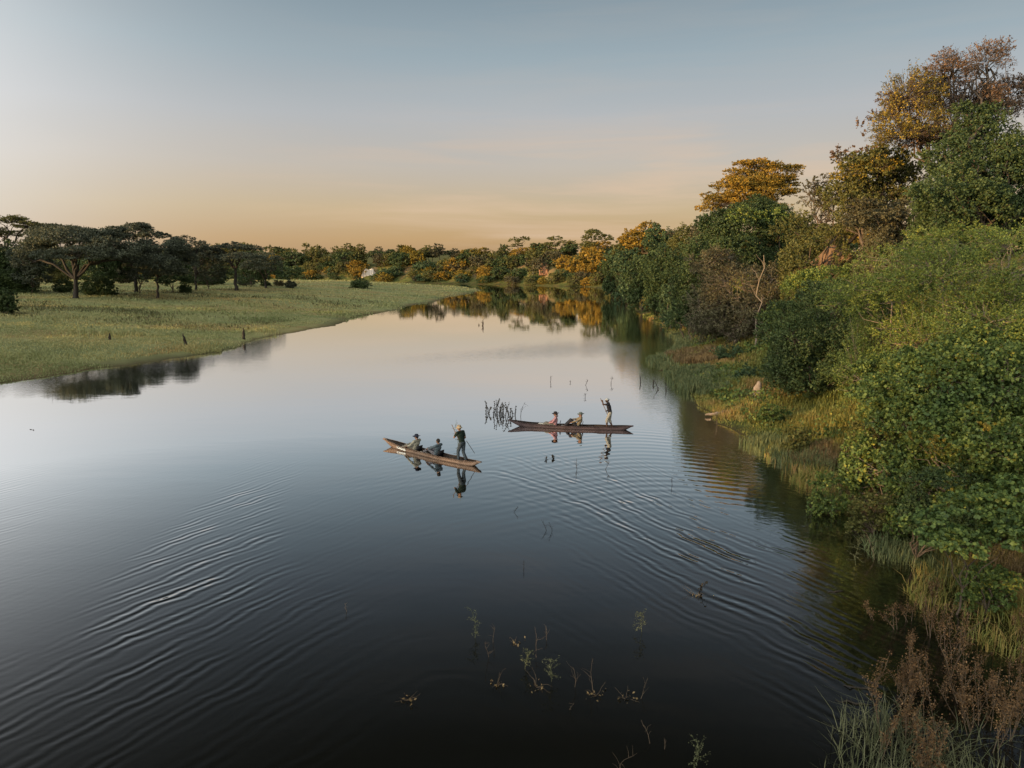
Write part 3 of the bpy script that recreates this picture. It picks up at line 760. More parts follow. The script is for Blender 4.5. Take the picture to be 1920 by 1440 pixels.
plant('bush', 'dark olive bush hiding the bank between the earth cliff and the twiggy bush', 'bush', 60,
      [(1490, 430, 44, 40, 4), (1540, 450, 50, 26, 2), (1500, 480, 40, 34, 1), (1570, 430, 40, 20, 0), (1525, 455, 30, 18, -4), (1590, 432, 34, 16, -4), (1500, 500, 26, 20, -4)], 'olive', 38, base_xy=(24.5, 61), r0=0.16, leaf=0.16, cover=1.1, group=G_T, low=-0.7, ntw=200, twr=0.02)
plant('bush', 'olive thicket at the foot of the tall trees just above the feathery mound', 'bush', 46,
      [(1640, 410, 60, 30), (1710, 400, 60, 30, 0), (1780, 415, 60, 24, -1), (1860, 430, 60, 26, -1), (1930, 430, 50, 30, -1)], 'brownbush', 39, base_xy=(25.5, 45.5), r0=0.12, leaf=0.13, cover=1.15, group=G_T, low=-0.7, ntw=500, twr=0.015)
plant('bush', 'leafy bush below the earth cliff, left of the feathery mound', 'bush', 50,
      [(1560, 520, 50, 28), (1610, 510, 40, 26, -1), (1500, 540, 40, 34, 1), (1460, 600, 34, 34)], 'fresh', 40, base_xy=(20.5, 49.5), r0=0.10, leaf=0.13, cover=1.1, group=G_T, low=-0.7)

# ---- middle distance on the right bank
G_M = 'bushes down the middle right bank'
MID = [  # px, py, rx, ry, t, material, label
 (1300, 520, 46, 50, 88, 'dark', 'dark bush overhanging the water just left of the grey twiggy one'),
 (1330, 450, 44, 40, 96, 'brownbush', 'tall greyish bush on the bank top below the orange tree, left side'),
 (1250, 500, 44, 40, 112, 'dark', 'dark rounded bush on the right bank, second along from the twiggy one'),
 (1290, 455, 40, 34, 120, 'olive', 'olive bush on the bank top at the left foot of the orange tree'),
 (1240, 450, 34, 28, 140, 'teal', 'blue-green bush below the golden crowned tree'),
 (1210, 505, 36, 32, 135, 'dark', 'dark bush low on the bank below the golden crowned tree'),
 (1180, 495, 34, 30, 165, 'teal', 'blue-green bush at the water left of the dark ones'),
 (1185, 465, 32, 20, 180, 'olive', 'olive bush left of the golden crowned tree'),
 (1150, 500, 26, 22, 195, 'dark', 'dark bush at the river bend below the tallest flat-topped tree'),
 (1350, 560, 34, 34, 74, 'dark', 'low dark bush at the water foot of the twiggy bush'),
 (1265, 550, 28, 22, 98, 'teal', 'low bush at the waterline on the right bank bend'),
]
for k, (px, py, rx, ry, t, mt, lab) in enumerate(MID):
    plant('bush', lab, 'bush', t, [(px, py, rx, ry), (px - rx * .45, py + ry * .3, rx * .6, ry * .7, 1), (px + rx * .45, py + ry * .25, rx * .6, ry * .8, -1), (px + rx * .1, py + ry * .7, rx * .7, ry * .5, -1.5)], mt, 90 + k,
          leaf=0.0024 * t + 0.02, cover=1.2, r0=0.12, sub=3, fork=0.2, low=-0.8, group=G_M, ntw=150, twr=0.02, dfac=0.8)
plant('golden_tree', 'golden bushy tree lit by low sun, left of the orange umbrella tree', 'tree', 175,
      [(1215, 432, 28, 20), (1185, 448, 28, 16, 1), (1230, 450, 30, 22, -1), (1200, 462, 34, 14)], 'gold', 120, base_xy=(36, 173), r0=0.3, leaf=0.42, cover=1.2, group=G_T, ntw=200, twr=0.05, low=-0.6)
plant('thorn_tree', 'bare thin branches poking above the bank right of the golden tree', 'tree', 130,
      [(1270, 440, 20, 9), (1262, 450, 12, 8)], 'brownbush', 121, base_xy=(33, 129), r0=0.10, leaf=0.25, cover=0.3, group=G_T, ntw=160, twr=0.03)
plant('acacia_tree', 'tallest flat-topped acacia on the far bank, right of the three', 'tree', 310,
      [(1120, 438, 24, 9), (1105, 446, 16, 9), (1136, 447, 17, 8), (1108, 460, 14, 8)], 'olive', 122, base_xy=(38.5, 312), r0=0.3, leaf=0.6, cover=1.3, group='flat-topped acacias on the far bank', sub=4)
plant('acacia_tree', 'layered flat-topped acacia on the far bank, middle of the three', 'tree', 332,
      [(1042, 448, 18, 5), (1030, 460, 20, 6), (1058, 456, 16, 5), (1040, 474, 30, 9)], 'olive', 123, base_xy=(20.8, 334), r0=0.3, leaf=0.6, cover=1.3, group='flat-topped acacias on the far bank', sub=4)
plant('acacia_tree', 'small double-crowned acacia on the far bank, left of the three', 'tree', 346,
      [(964, 451, 12, 7), (984, 448, 11, 6), (970, 460, 12, 5)], 'olive', 124, base_xy=(3.4, 348), r0=0.3, leaf=0.5, cover=1.4, group='flat-topped acacias on the far bank', sub=4)
plant('tree', 'dark round-headed tree on the far bank, highest of its left half', 'tree', 385,
      [(757, 470, 16, 9), (752, 482, 20, 12), (765, 495, 18, 12)], 'olive', 125, base_xy=(-58, 382), r0=0.4, leaf=0.6, cover=1.3, group='trees on the far bank')
plant('tree', 'small upright tree poking up left of the double-crowned acacia', 'tree', 350,
      [(943, 466, 7, 8), (945, 474, 8, 6)], 'dark', 126, base_xy=(-4.2, 350), r0=0.2, leaf=0.5, cover=1.2, group='trees on the far bank')
plant('tree', 'lone tree rising above the low far wood near the left trees', 'tree', 430,
      [(573, 482, 9, 6), (575, 492, 8, 8)], 'dark', 127, base_xy=(-124, 425), r0=0.2, leaf=0.6, cover=1.2, group='trees on the far bank')

# ---- far bank: bushes and low trees, copied from a few built ones
def proto(mat, seed, leaf, kind='bush'):
    rng = np.random.RandomState(seed)
    if kind == 'bush':
        lobes = [((0, 0, 1.0), (1.9, 1.7, 1.2))] + [((rng.uniform(-1.4, 1.4), rng.uniform(-1.2, 1.2), rng.uniform(0.5, 1.5)), (rng.uniform(.8, 1.3), rng.uniform(.8, 1.2), rng.uniform(.6, 1.0))) for _ in range(4)]
    else:
        lobes = [((rng.uniform(-1.3, 1.3), rng.uniform(-1.0, 1.0), rng.uniform(1.9, 3.2)), (rng.uniform(1.0, 1.5), rng.uniform(1.0, 1.4), rng.uniform(.5, .9))) for _ in range(5)]
    z = np.zeros(3)
    root = thing('bush' if kind == 'bush' else 'tree', 'x', kind, (0, 0, 0))
    me, tw = build_crown(z, lobes, leaf, 1.25, LM[mat], rng, low=-0.8)
    link('crown', me, root)
    link('trunk', branches(rng, z, (0, 0, .5 if kind == 'bush' else 1.3), lobes, 0.09, z, tw, 0.03, 60, sub=2), root)
    return root
FARP = {}
for i, mt in enumerate(['dark', 'teal', 'olive', 'gold', 'yellow', 'brownbush']):
    FARP[mt, 'bush'] = proto(mt, 200 + i, 0.24, 'bush')
    FARP[mt, 'tree'] = proto(mt, 230 + i, 0.24, 'tree')
used = set()
CLAB = {'dark': 'dark green', 'teal': 'blue-green', 'olive': 'olive', 'gold': 'golden', 'yellow': 'yellow-green', 'brownbush': 'greyish brown'}
def put_far(mt, kind, x, y, s, rz, zone, sz=1.0, rown=''):
    if 960 + FPX * x / (y * math.cos(PITCH)) < 760 and mt in ('gold', 'yellow') and rf.rand() < .65: mt = 'olive' if rf.rand() < .6 else 'dark'
    p = FARP[mt, kind]
    if kind == 'bush': lab = '%s bush %s, %s' % (CLAB[mt], rown, zone)
    else: lab = '%s tree %s, %s' % (CLAB[mt], rown, zone)
    grp = '%s %s %s' % (CLAB[mt], 'bushes' if kind == 'bush' else 'trees', 'of the far bank ' + rown)
    z = h1(x, y) - 0.15 * s
    if (mt, kind) in used:
        copy_tree(p, (x, y, z), rz, (s, s, s * sz), lab, grp)
    else:
        used.add((mt, kind)); p.location = (x, y, z); p.rotation_euler = (0, 0, rz); p.scale = (s, s, s * sz)
        p['label'] = lab; p['group'] = grp
rf = np.random.RandomState(77)
def rb_at(s):
    seg = np.linalg.norm(np.diff(RB, axis=0), axis=1); cum = np.concatenate([[0], np.cumsum(seg)])
    i = min(np.searchsorted(cum, s) - 1, len(seg) - 1); i = max(i, 0)
    f = (s - cum[i]) / seg[i]; p = RB[i] * (1 - f) + RB[i + 1] * f; d = (RB[i + 1] - RB[i]) / seg[i]
    return p, np.array([d[1], -d[0]])       # landward normal (bank is on the right of travel)
segl = np.linalg.norm(np.diff(RB, axis=0), axis=1); cumRB = np.concatenate([[0], np.cumsum(segl)])
i0 = int(np.argmin(np.abs(RB[:, 1] - 131))); s0 = cumRB[i0]; s1 = cumRB[-3] + 150
s = s0
ZONES = [(1215, 'right of the golden tree'), (1180, 'under the golden tree'), (1150, 'right of the tallest acacia'), (1120, 'below the tallest acacia, right side'), (1090, 'below the tallest acacia, left side'),
         (1060, 'right under the layered acacia'), (1030, 'under the layered acacia'), (1000, 'left of the layered acacia'), (965, 'under the double-crowned acacia'), (935, 'below the small upright tree'),
         (905, 'where the meadow tip ends'), (870, 'behind the meadow tip'), (835, 'third stretch left of the acacias'), (800, 'halfway between acacias and round-headed tree'), (770, 'just right of the round-headed tree'),
         (740, 'under the round-headed tree'), (704, 'right beside the white sand scar'), (670, 'left beside the white sand scar'), (635, 'second stretch left of the white scar'), (600, 'right of the lone tree'),
         (565, 'under the lone tree'), (530, 'left of the lone tree'), (-9999, 'behind the left umbrella trees')]
def zone_of(x, y):
    px = 960 + FPX * x / (y * math.cos(PITCH))
    for lim, nm in ZONES:
        if px > lim: return nm
ROWN = ['at the waterline', 'halfway up the bank', 'on the bank rim', 'just behind the rim', 'farther back']
while s < s1:
    p, nrm = rb_at(s)
    far = (s - s0) / (s1 - s0)
    for row, (d0, d1_, kinds) in enumerate([(3.0, 6.0, 'b'), (7, 10.5, 'b'), (12, 16, 'b'), (18, 27, 't'), (32, 52, 't')]):
        if row == 0 and rf.rand() < 0.45: continue
        if row > 2 and rf.rand() < 0.25: continue
        d = rf.uniform(d0, d1_); q = p + nrm * d + rf.normal(size=2) * 1.5
        if inside(np.array([q[0]]), np.array([q[1]]))[0]: continue
        px = 960 + FPX * q[0] / (q[1] * math.cos(PITCH))
        if 683 < px < 704 and row < 3: continue
        if 1005 < px < 1035 and row == 1 : continue
        if kinds == 'b':
            mt = rf.choice(['dark', 'teal', 'olive', 'gold', 'yellow', 'brownbush'], p=[.22, .15, .18, .20, .13, .12])
            sc = rf.uniform(1.9, 3.0) * min(1.0, 0.6 + 0.4 * (q[1] - 120) / 140) * (0.75 if row == 0 else 1.0) * (1.25 if row == 2 else 1)
            put_far(mt, 'bush', q[0], q[1], sc, rf.uniform(0, 6.3), zone_of(*q), rf.uniform(.8, 1.2), ROWN[row])
        else:
            mt = rf.choice(['dark', 'olive', 'gold', 'brownbush', 'yellow'], p=[.24, .28, .22, .14, .12])
            put_far(mt, 'tree', q[0], q[1], rf.uniform(2.0, 2.9) * min(1.0, 0.6 + 0.4 * (q[1] - 120) / 140), rf.uniform(0, 6.3), zone_of(*q), rf.uniform(.7, 1.15), ROWN[row])
    s += rf.uniform(3.3, 5.0) * (1 + 0.7 * far)

for k_, p_ in FARP.items():
    if k_ not in used:
        for c_ in list(p_.children): bpy.data.objects.remove(c_)
        bpy.data.objects.remove(p_)

# far-off woods that read as one mass, and unseen trees added beyond the left edge to shade river and banks
def wood(name, label, pts, seed, leaf, mat, n=1.0):
    rng = np.random.RandomState(seed)
    lobes = []
    for (x, y, hgt) in pts:
        z = h1(x, y)
        lobes.append((np.array([x, y, z + hgt * .62]), np.array([rng.uniform(5, 8), rng.uniform(5, 8), hgt * .42])))
        lobes.append((np.array([x + rng.uniform(-4, 4), y + rng.uniform(-4, 4), z + hgt * .25]), np.array([5.5, 5.5, hgt * .3])))
    P, N, tw = crown_points(rng, lobes, leaf, n, low=-0.9)
    V, F = leaf_quads(rng, P, N, leaf * rng.uniform(.7, 1.3, len(P)), .7, .4)
    o = link(name, mesh_np(name, V, F, LM[mat], {'rnd': ('FACE', rng.uniform(0, 1, len(F)))}))
    return tag(o, label, 'wood', kind='stuff')
rw = np.random.RandomState(9)
wood('left_woodland', 'unseen dark woodland added beyond the left meadow to shade the river', [(rw.uniform(-205, -128) if y > 20 else rw.uniform(-180, -110), y, rw.uniform(15, 23)) for y in np.linspace(-150, 165, 48)] + [(rw.uniform(-290, -200), y, rw.uniform(17, 24)) for y in np.linspace(-190, 210, 46)], 1, 1.0, 'dark', 1.0)
wood('left_woodland', 'dark thicket closing the view behind the left umbrella trees',
     [(W(px, 500, t)[0], W(px, 500, t)[1], hh) for px, t, hh in [(-60, 260, 12), (-10, 270, 9), (40, 262, 8), (90, 275, 8), (140, 280, 8), (190, 270, 9), (240, 285, 9), (290, 275, 9), (340, 290, 8), (390, 300, 8), (430, 310, 7), (470, 300, 8), (510, 310, 8), (545, 330, 7)]], 2, 0.7, 'dark', 1.0)
wood('distant_woodland', 'low far-off woodland on the horizon above the bend',
     [(x, y, rw.uniform(8, 13)) for x, y in [(rw.uniform(-420, -110), rw.uniform(470, 560)) for _ in range(46)]], 3, 1.1, 'olive', 0.9)

# ================================================================== grass and waterside plants
LM['grassbank'] = leaf_mat('grass_bank', [(0.05, (0.085, 0.110, 0.030)), (0.35, (0.18, 0.195, 0.050)), (0.60, (0.27, 0.23, 0.065)), (0.85, (0.36, 0.23, 0.095))], trans=0.3, pscale=0.45)
LM['reedgreen'] = leaf_mat('reed_green', [(0.1, (0.065, 0.090, 0.042)), (0.5, (0.12, 0.150, 0.068)), (0.9, (0.19, 0.19, 0.08))], trans=0.25, pscale=1.0)
LM['meadow'] = leaf_mat('grass_meadow', [(0.1, (0.18, 0.215, 0.09)), (0.45, (0.28, 0.30, 0.135)), (0.7, (0.38, 0.335, 0.145)), (0.95, (0.33, 0.23, 0.10))], trans=0.3, pscale=0.12)
LM['weeds'] = leaf_mat('meadow_weed_leaf', [(0.1, (0.075, 0.085, 0.040)), (0.5, (0.13, 0.135, 0.06)), (0.9, (0.18, 0.15, 0.075))], trans=0.25, pscale=0.2)
LM['seed'] = leaf_mat('dry_seedheads', [(0.1, (0.040, 0.024, 0.012)), (0.5, (0.120, 0.066, 0.028)), (0.9, (0.24, 0.15, 0.075))], trans=0.2, pscale=1.5)
LM['straw'] = leaf_mat('dry_straw', [(0.1, (0.10, 0.068, 0.036)), (0.5, (0.20, 0.14, 0.068)), (0.9, (0.30, 0.22, 0.11))], trans=0.3, pscale=1.0)
LM['palesprig'] = leaf_mat('pale_sprig', [(0.1, (0.050, 0.062, 0.030)), (0.5, (0.10, 0.108, 0.055)), (0.9, (0.18, 0.18, 0.105))], trans=0.2, pscale=2.0)
STEMD = plain_mat('stem_dark', (0.030, 0.022, 0.016), (0.012, 0.009, 0.007), 14, 0.8)
STEMP = plain_mat('stem_pale', (0.15, 0.11, 0.075), (0.07, 0.05, 0.035), 14, 0.8)
STEMG = plain_mat('stem_green', (0.16, 0.17, 0.08), (0.07, 0.08, 0.035), 14, 0.8)

def blades(rng, P, h, wd, lean=0.35, n_dir=None):
    """one curved blade per point: two stacked diamonds merged into one bent quad strip"""
    n = len(P); a = rng.uniform(0, 2 * math.pi, n)
    d = np.stack([np.cos(a), np.sin(a), np.zeros(n)], 1)
    s = np.stack([-np.sin(a), np.cos(a), np.zeros(n)], 1)
    ln = (np.abs(rng.normal(size=n)) * lean)[:, None]
    h = h[:, None]; wd = wd[:, None]
    up = np.array([0, 0, 1.0])
    mid = P + up * h * 0.55 + d * h * ln * 0.35
    tip = P + up * h * (1 - 0.25 * np.minimum(ln, 1.5)) + d * h * ln
    V = np.stack([P - s * wd * .5, P + s * wd * .5, mid + s * wd * .45, mid - s * wd * .45, tip + s * wd * 0.08, tip - s * wd * 0.08], 1).reshape(-1, 3)
    k = np.arange(n)[:, None] * 6
    F = np.concatenate([k + np.array([0, 1, 2, 3]), k + np.array([3, 2, 4, 5])], 1).reshape(-1, 4)
    return V, F

def grass(name, label, P, h, wd, mat, seed, lean=0.35, rmix=None):
    rng = np.random.RandomState(seed)
    V, F = blades(rng, P, h, wd, lean)
    r = rng.uniform(0, 1, len(P)) if rmix is None else np.clip(rmix + rng.uniform(-.25, .25, len(P)), 0, 1)
    o = link(name, mesh_np(name, V, F, LM[mat], {'rnd': ('FACE', np.repeat(r, 2))}))
    return tag(o, label, 'grass', kind='stuff')

def scatter(rng, n, xr, yr, far_w=2.0):
    """points on the land, denser close by"""
    y0, y1 = yr
    u = rng.uniform(size=n)
    y = (y0 ** (1 - far_w) + u * (y1 ** (1 - far_w) - y0 ** (1 - far_w))) ** (1 / (1 - far_w)) if far_w != 1 else y0 * (y1 / y0) ** u
    return y

rg = np.random.RandomState(301)
def rb_x(y):
    o = np.argsort(RB[:29, 1]); return np.interp(y, RB[:29, 1][o], RB[:29, 0][o])
def lb_x(y):
    P = LB[8:][::-1]; return np.interp(y, P[:, 1], P[:, 0])

# right bank: tall mixed grass
n = 230000
y = scatter(rg, n, None, (9, 130), 1.7); x = rb_x(y) + rg.uniform(-0.1, 1, n) ** 1.2 * 13 - 0.1
x = np.where(np.isnan(x), 10, x)
z = H(x, y); cl_ = wob(x, y, 1.5, 8.0)
ok = (z > 0.02) & (cl_ + rg.normal(size=n) * 0.5 > -0.6)
x, y, z, cl_ = x[ok], y[ok], z[ok], cl_[ok]
t = y
hh = (0.30 + 0.22 * np.clip(cl_, -.5, 1) + 0.10 * rg.uniform(size=len(x))) * np.clip(0.6 + z, .6, 1.15)
grass('bank_grass', 'green to straw-coloured grass on the slope of the right bank', np.stack([x, y, z - 0.02], 1), hh, np.maximum(0.014, 0.0011 * t), 'grassbank', 302, 0.75,
      rmix=0.45 + 0.55 * wob(x, y, 0.5, 3.0))
# flooded blue-green grass standing at the waterline
n = 45000
y = scatter(rg, n, None, (9.5, 95), 1.5); off = np.clip(rg.normal(size=n) * 0.6 - 0.1, -1.0, 2)
x = rb_x(y) + off
m_ = (wob(x, y, 0.45, 11.0) > 0.15) & ((y > 22) | (rg.uniform(size=n) < .3))
x, y = x[m_], y[m_]; z = H(x, y)
ok = z < 0.35
x, y, z = x[ok], y[ok], z[ok]
grass('waterside_grass', 'blue-green grass standing in the shallows along the right bank', np.stack([x, y, np.maximum(z, -0.12)], 1), 0.28 + rg.uniform(0, .3, len(x)), np.maximum(0.010, 0.0010 * y), 'reedgreen', 303, 0.45)
# thick blue-green bed jutting into the water below the bend, and drowned grass bottom right
def bed(cx, cy, rx, ry, n, h, mat, seed, label, name='waterside_grass', rot=0.0, lean=0.5, w=0.0012):
    rng = np.random.RandomState(seed)
    r = np.sqrt(rng.uniform(size=n)); a = rng.uniform(0, 6.283, n)
    dx = r * np.cos(a) * rx; dy = r * np.sin(a) * ry
    x = cx + dx * math.cos(rot) - dy * math.sin(rot); y = cy + dx * math.sin(rot) + dy * math.cos(rot)
    k = (wob(x, y, 2.2, seed * 1.0) + 0.6 * (1 - r) + rng.normal(size=n) * .35) > -0.05
    x, y = x[k], y[k]; z = np.maximum(H(x, y), -0.10)
    return grass(name, label, np.stack([x, y, z], 1), h * rng.uniform(.55, 1.15, len(x)), np.maximum(0.009, w * y), mat, seed, lean)
bed(14.2, 53.5, 2.2, 6.0, 9000, 0.6, 'reedgreen', 311, 'blue-green reedy grass bed jutting into the water below the bend', rot=-.1)
bed(12.7, 29.5, 1.0, 4.5, 3800, 0.42, 'grassbank', 312, 'green drowned grass in the shallows left of the straw-coloured slope')
bed(7.4, 11.6, 1.9, 1.4, 1700, 0.6, 'palesprig', 313, 'pale tangled grass standing in the water at the bottom right corner', lean=0.9)
bed(12.3, 17.3, 1.6, 2.6, 2400, 0.5, 'grassbank', 314, 'grey-green grass at the water edge behind the tall brown weeds', lean=0.7)
bed(12.4, 20.8, 1.2, 2.0, 1500, 0.45, 'reedgreen', 315, 'grey-green grass clump standing in the dark shallows', lean=0.7)
bed(14.3, 25.3, 1.4, 2.4, 5000, 0.55, 'straw', 316, 'straw-brown dead grass over the dark shallows on the right', 'dry_grass', lean=0.9)
bed(14.6, 32, 1.8, 1.8, 5000, 0.45, 'straw', 317, 'orange-brown dead grass patch in the middle of the right bank', 'dry_grass', lean=1.0)
bed(15.0, 20.0, 1.3, 1.2, 4200, 0.4, 'straw', 318, 'orange-brown dead grass at the right edge above the brown weeds', 'dry_grass', lean=1.0)
bed(16.8, 66.0, 2.2, 5.5, 9000, 0.6, 'straw', 319, 'reddish brown dead reeds by the inlet of the right bank', 'dry_grass', lean=0.5)

# left meadow
n = 190000
y = scatter(rg, n, None, (45, 300), 1.9)
x = lb_x(y) - rg.uniform(0, 1, n) ** 1.25 * (0.75 * y + 8) + 2.0
z = H(x, y)
ok = ((z > 0.28) | ((wob(x, y, .3, 12.) > -.1) & (z > 0.02))) & ((x * FPX / y) > -1010) & (wob(x, y, 0.5, 4.0) + rg.normal(size=n) * .6 > -0.5)
x, y, z = x[ok], y[ok], z[ok]
dsh = lb_x(y) - x
grass('meadow_grass', 'pale grey-green grass covering the left meadow', np.stack([x, y, z - 0.03], 1), (0.14 + 0.30 * np.clip(wob(x, y, .35, 6.), 0, 1) ** 1.5) * rg.uniform(.7, 1.3, len(x)) + 0.0004 * y, np.maximum(0.05, 0.0010 * y), 'meadow', 321, 0.6,
      rmix=0.45 + 0.55 * wob(x * .5, y, 0.16, 7.0))
# darker weedy bands across the meadow
n = 60000
y = scatter(rg, n, None, (70, 240), 1.5); x = -30 - rg.uniform(0, 1, n) * (0.78 * y - 20)
band = np.exp(-0.5 * ((y - (88 + 0.15 * (-x)) - 10 * wob(x, y, .03, 2.)) / 6.5) ** 2) + 0.8 * np.exp(-0.5 * ((y - (150 + 0.1 * (-x))) / 11) ** 2)
k = (rg.uniform(size=n) < band * np.clip(.5 + wob(x, y, 0.3, 9.0), 0, 1)) & (x < lb_x(y) - 6)
x, y = x[k], y[k]; z = H(x, y)
grass('meadow_weeds', 'darker olive and brown weeds in bands across the left meadow', np.stack([x, y, z - .03], 1), 0.22 + rg.uniform(0, .25, len(x)), np.maximum(0.08, 0.0012 * y), 'weeds', 322, 0.8)
# creeping leafy ground cover on the right slope
P_ = []
rng = np.random.RandomState(330)
y = scatter(rng, 60000, None, (14, 110), 1.5); x = rb_x(y) + 1.2 + rng.uniform(0, 1, 60000) * 12
k = wob(x, y, 0.55, 14.0) + rng.normal(size=60000) * .2 > 0.25
x, y = x[k], y[k]; z = H(x, y) + rng.uniform(0.05, 0.45, len(x))
V, F = leaf_quads(rng, np.stack([x, y, z], 1), np.tile([[-.3, -.4, 1.]], (len(x), 1)), np.maximum(.09, .0042 * y) * rng.uniform(.7, 1.3, len(x)), .85, .5)
o = link('creeping_plants', mesh_np('creeping_plants', V, F, LM['vine'], {'rnd': ('FACE', rng.uniform(0, 1, len(F)))}))
tag(o, 'leafy green ground cover creeping over the right bank grass', 'ground cover', kind='stuff')

# ---- single plants standing in the water
def water_plant(name, label, base, height, kind, seed, lean=(0, 0), group='dead stems standing in the river', spread=1.0):
    rng = np.random.RandomState(seed)
    base = np.array([base[0], base[1], -0.05])
    paths = []; LP, LN, LL = [], [], []
    def stem(p0, d, L, r, n=6, curl=0.1):
        P = [p0]; d = unit(np.asarray(d, float))
        for i in range(n):
            d = unit(d + rng.normal(size=3) * curl); P.append(P[-1] + d * L / n)
        P = np.array(P); paths.append((P, np.linspace(r, r * .35, n + 1))); return P
    ln = np.array([lean[0], lean[1], 1.0])
    tr = max(0.004, 0.00032 * math.hypot(base[0], base[1]))
    if kind == 'reed':        # dark knobbly stem with withered leaf lumps
        P = stem(base, ln + rng.normal(size=3) * .06, height, tr * 1.7, 8, 0.10)
        for i in range(1, 9):
            for q in range(rng.randint(2, 5)):
                LP.append(P[i] + rng.normal(size=3) * .025); LN.append(rdir(rng, 1)[0]); LL.append(rng.uniform(.06, .14))
    elif kind == 'twig':      # bare branching twig
        P = stem(base, ln, height, tr * 1.2, 7, 0.12)
        for q in range(5):
            stem(P[rng.randint(2, 7)], rng.normal(size=3) * .7 * spread + [0, 0, .7], height * rng.uniform(.2, .45), tr * .7, 4, 0.2)
    elif kind == 'leafy':     # thin branching herb with small pale leaves
        P = stem(base, ln, height, tr, 8, 0.10)
        for q in range(13):
            i = rng.randint(2, 9)
            B = stem(P[i], rng.normal(size=3) * [.8, .8, .3] * spread + [0, 0, .5], height * rng.uniform(.15, .38), tr * .6, 4, 0.2)
            for k in range(1, 5):
                for m2 in range(3): LP.append(B[k] + rng.normal(size=3) * .02); LN.append(rdir(rng, 1)[0]); LL.append(rng.uniform(.015, .04))
        for i in range(4, 9):
            for m2 in range(3): LP.append(P[i] + rng.normal(size=3) * .02); LN.append(rdir(rng, 1)[0]); LL.append(rng.uniform(.015, .04))
    elif kind == 'drowned':   # low bent clump lying on the surface
        for q in range(7):
            a = rng.uniform(0, 6.28)
            stem(base + [0, 0, .04], [math.cos(a), math.sin(a), rng.uniform(.15, .7)], height * rng.uniform(.4, 1.0), tr, 5, 0.25)
        for q in range(14): LP.append(base + rng.normal(size=3) * [.12, .12, .02] + [0, 0, .08]); LN.append(np.array([0, 0, 1.])); LL.append(rng.uniform(.04, .08))
    elif kind == 'seedy':     # tall weed dense with brown seed clusters
        for q in range(rng.randint(2, 4)):
            P = stem(base + rng.normal(size=3) * [.06, .06, 0], ln + rng.normal(size=3) * .12, height * rng.uniform(.75, 1.05), 0.009, 9, 0.07)
            tips = [P]
            for w in range(4):
                tips.append(stem(P[rng.randint(3, 8)], rng.normal(size=3) * .25 + [0, 0, .9], height * rng.uniform(.15, .35), .005, 5, .1))
            for T in tips:
                n0 = len(T) // 3
                for i in range(n0, len(T)):
                    for m2 in range(6): LP.append(T[i] + rng.normal(size=3) * [.030, .030, .04]); LN.append(rdir(rng, 1)[0]); LL.append(rng.uniform(.022, .05))
    mats = {'reed': (STEMD, 'blackleaf'), 'twig': (STEMP if 'pale' in label or 'brown' in label else STEMD, None), 'leafy': (STEMG, 'palesprig'), 'drowned': (STEMP, 'straw'), 'seedy': (STEMP, 'seed')}[kind]
    V, F = tubes([(P - base, r) for P, r in paths], 4)
    root = thing(name, label, 'plant', base, group=group)
    link('stem', mesh_np('stem', V, F, mats[0], smooth=True), root)
    if LP:
        V, F = leaf_quads(rng, np.array(LP) - base, np.array(LN), np.array(LL), .6, .3)
        cn = 'seed_heads' if kind == 'seedy' else 'leaves'
        link(cn, mesh_np(cn, V, F, LM[mats[1]], {'rnd': ('FACE', rng.uniform(0, 1, len(F)))}), root)
    return root
LM['blackleaf'] = leaf_mat('black_leaf', [(0.1, (0.018, 0.015, 0.010)), (0.5, (0.040, 0.032, 0.022)), (0.9, (0.075, 0.055, 0.035))], trans=0.05, pscale=2)

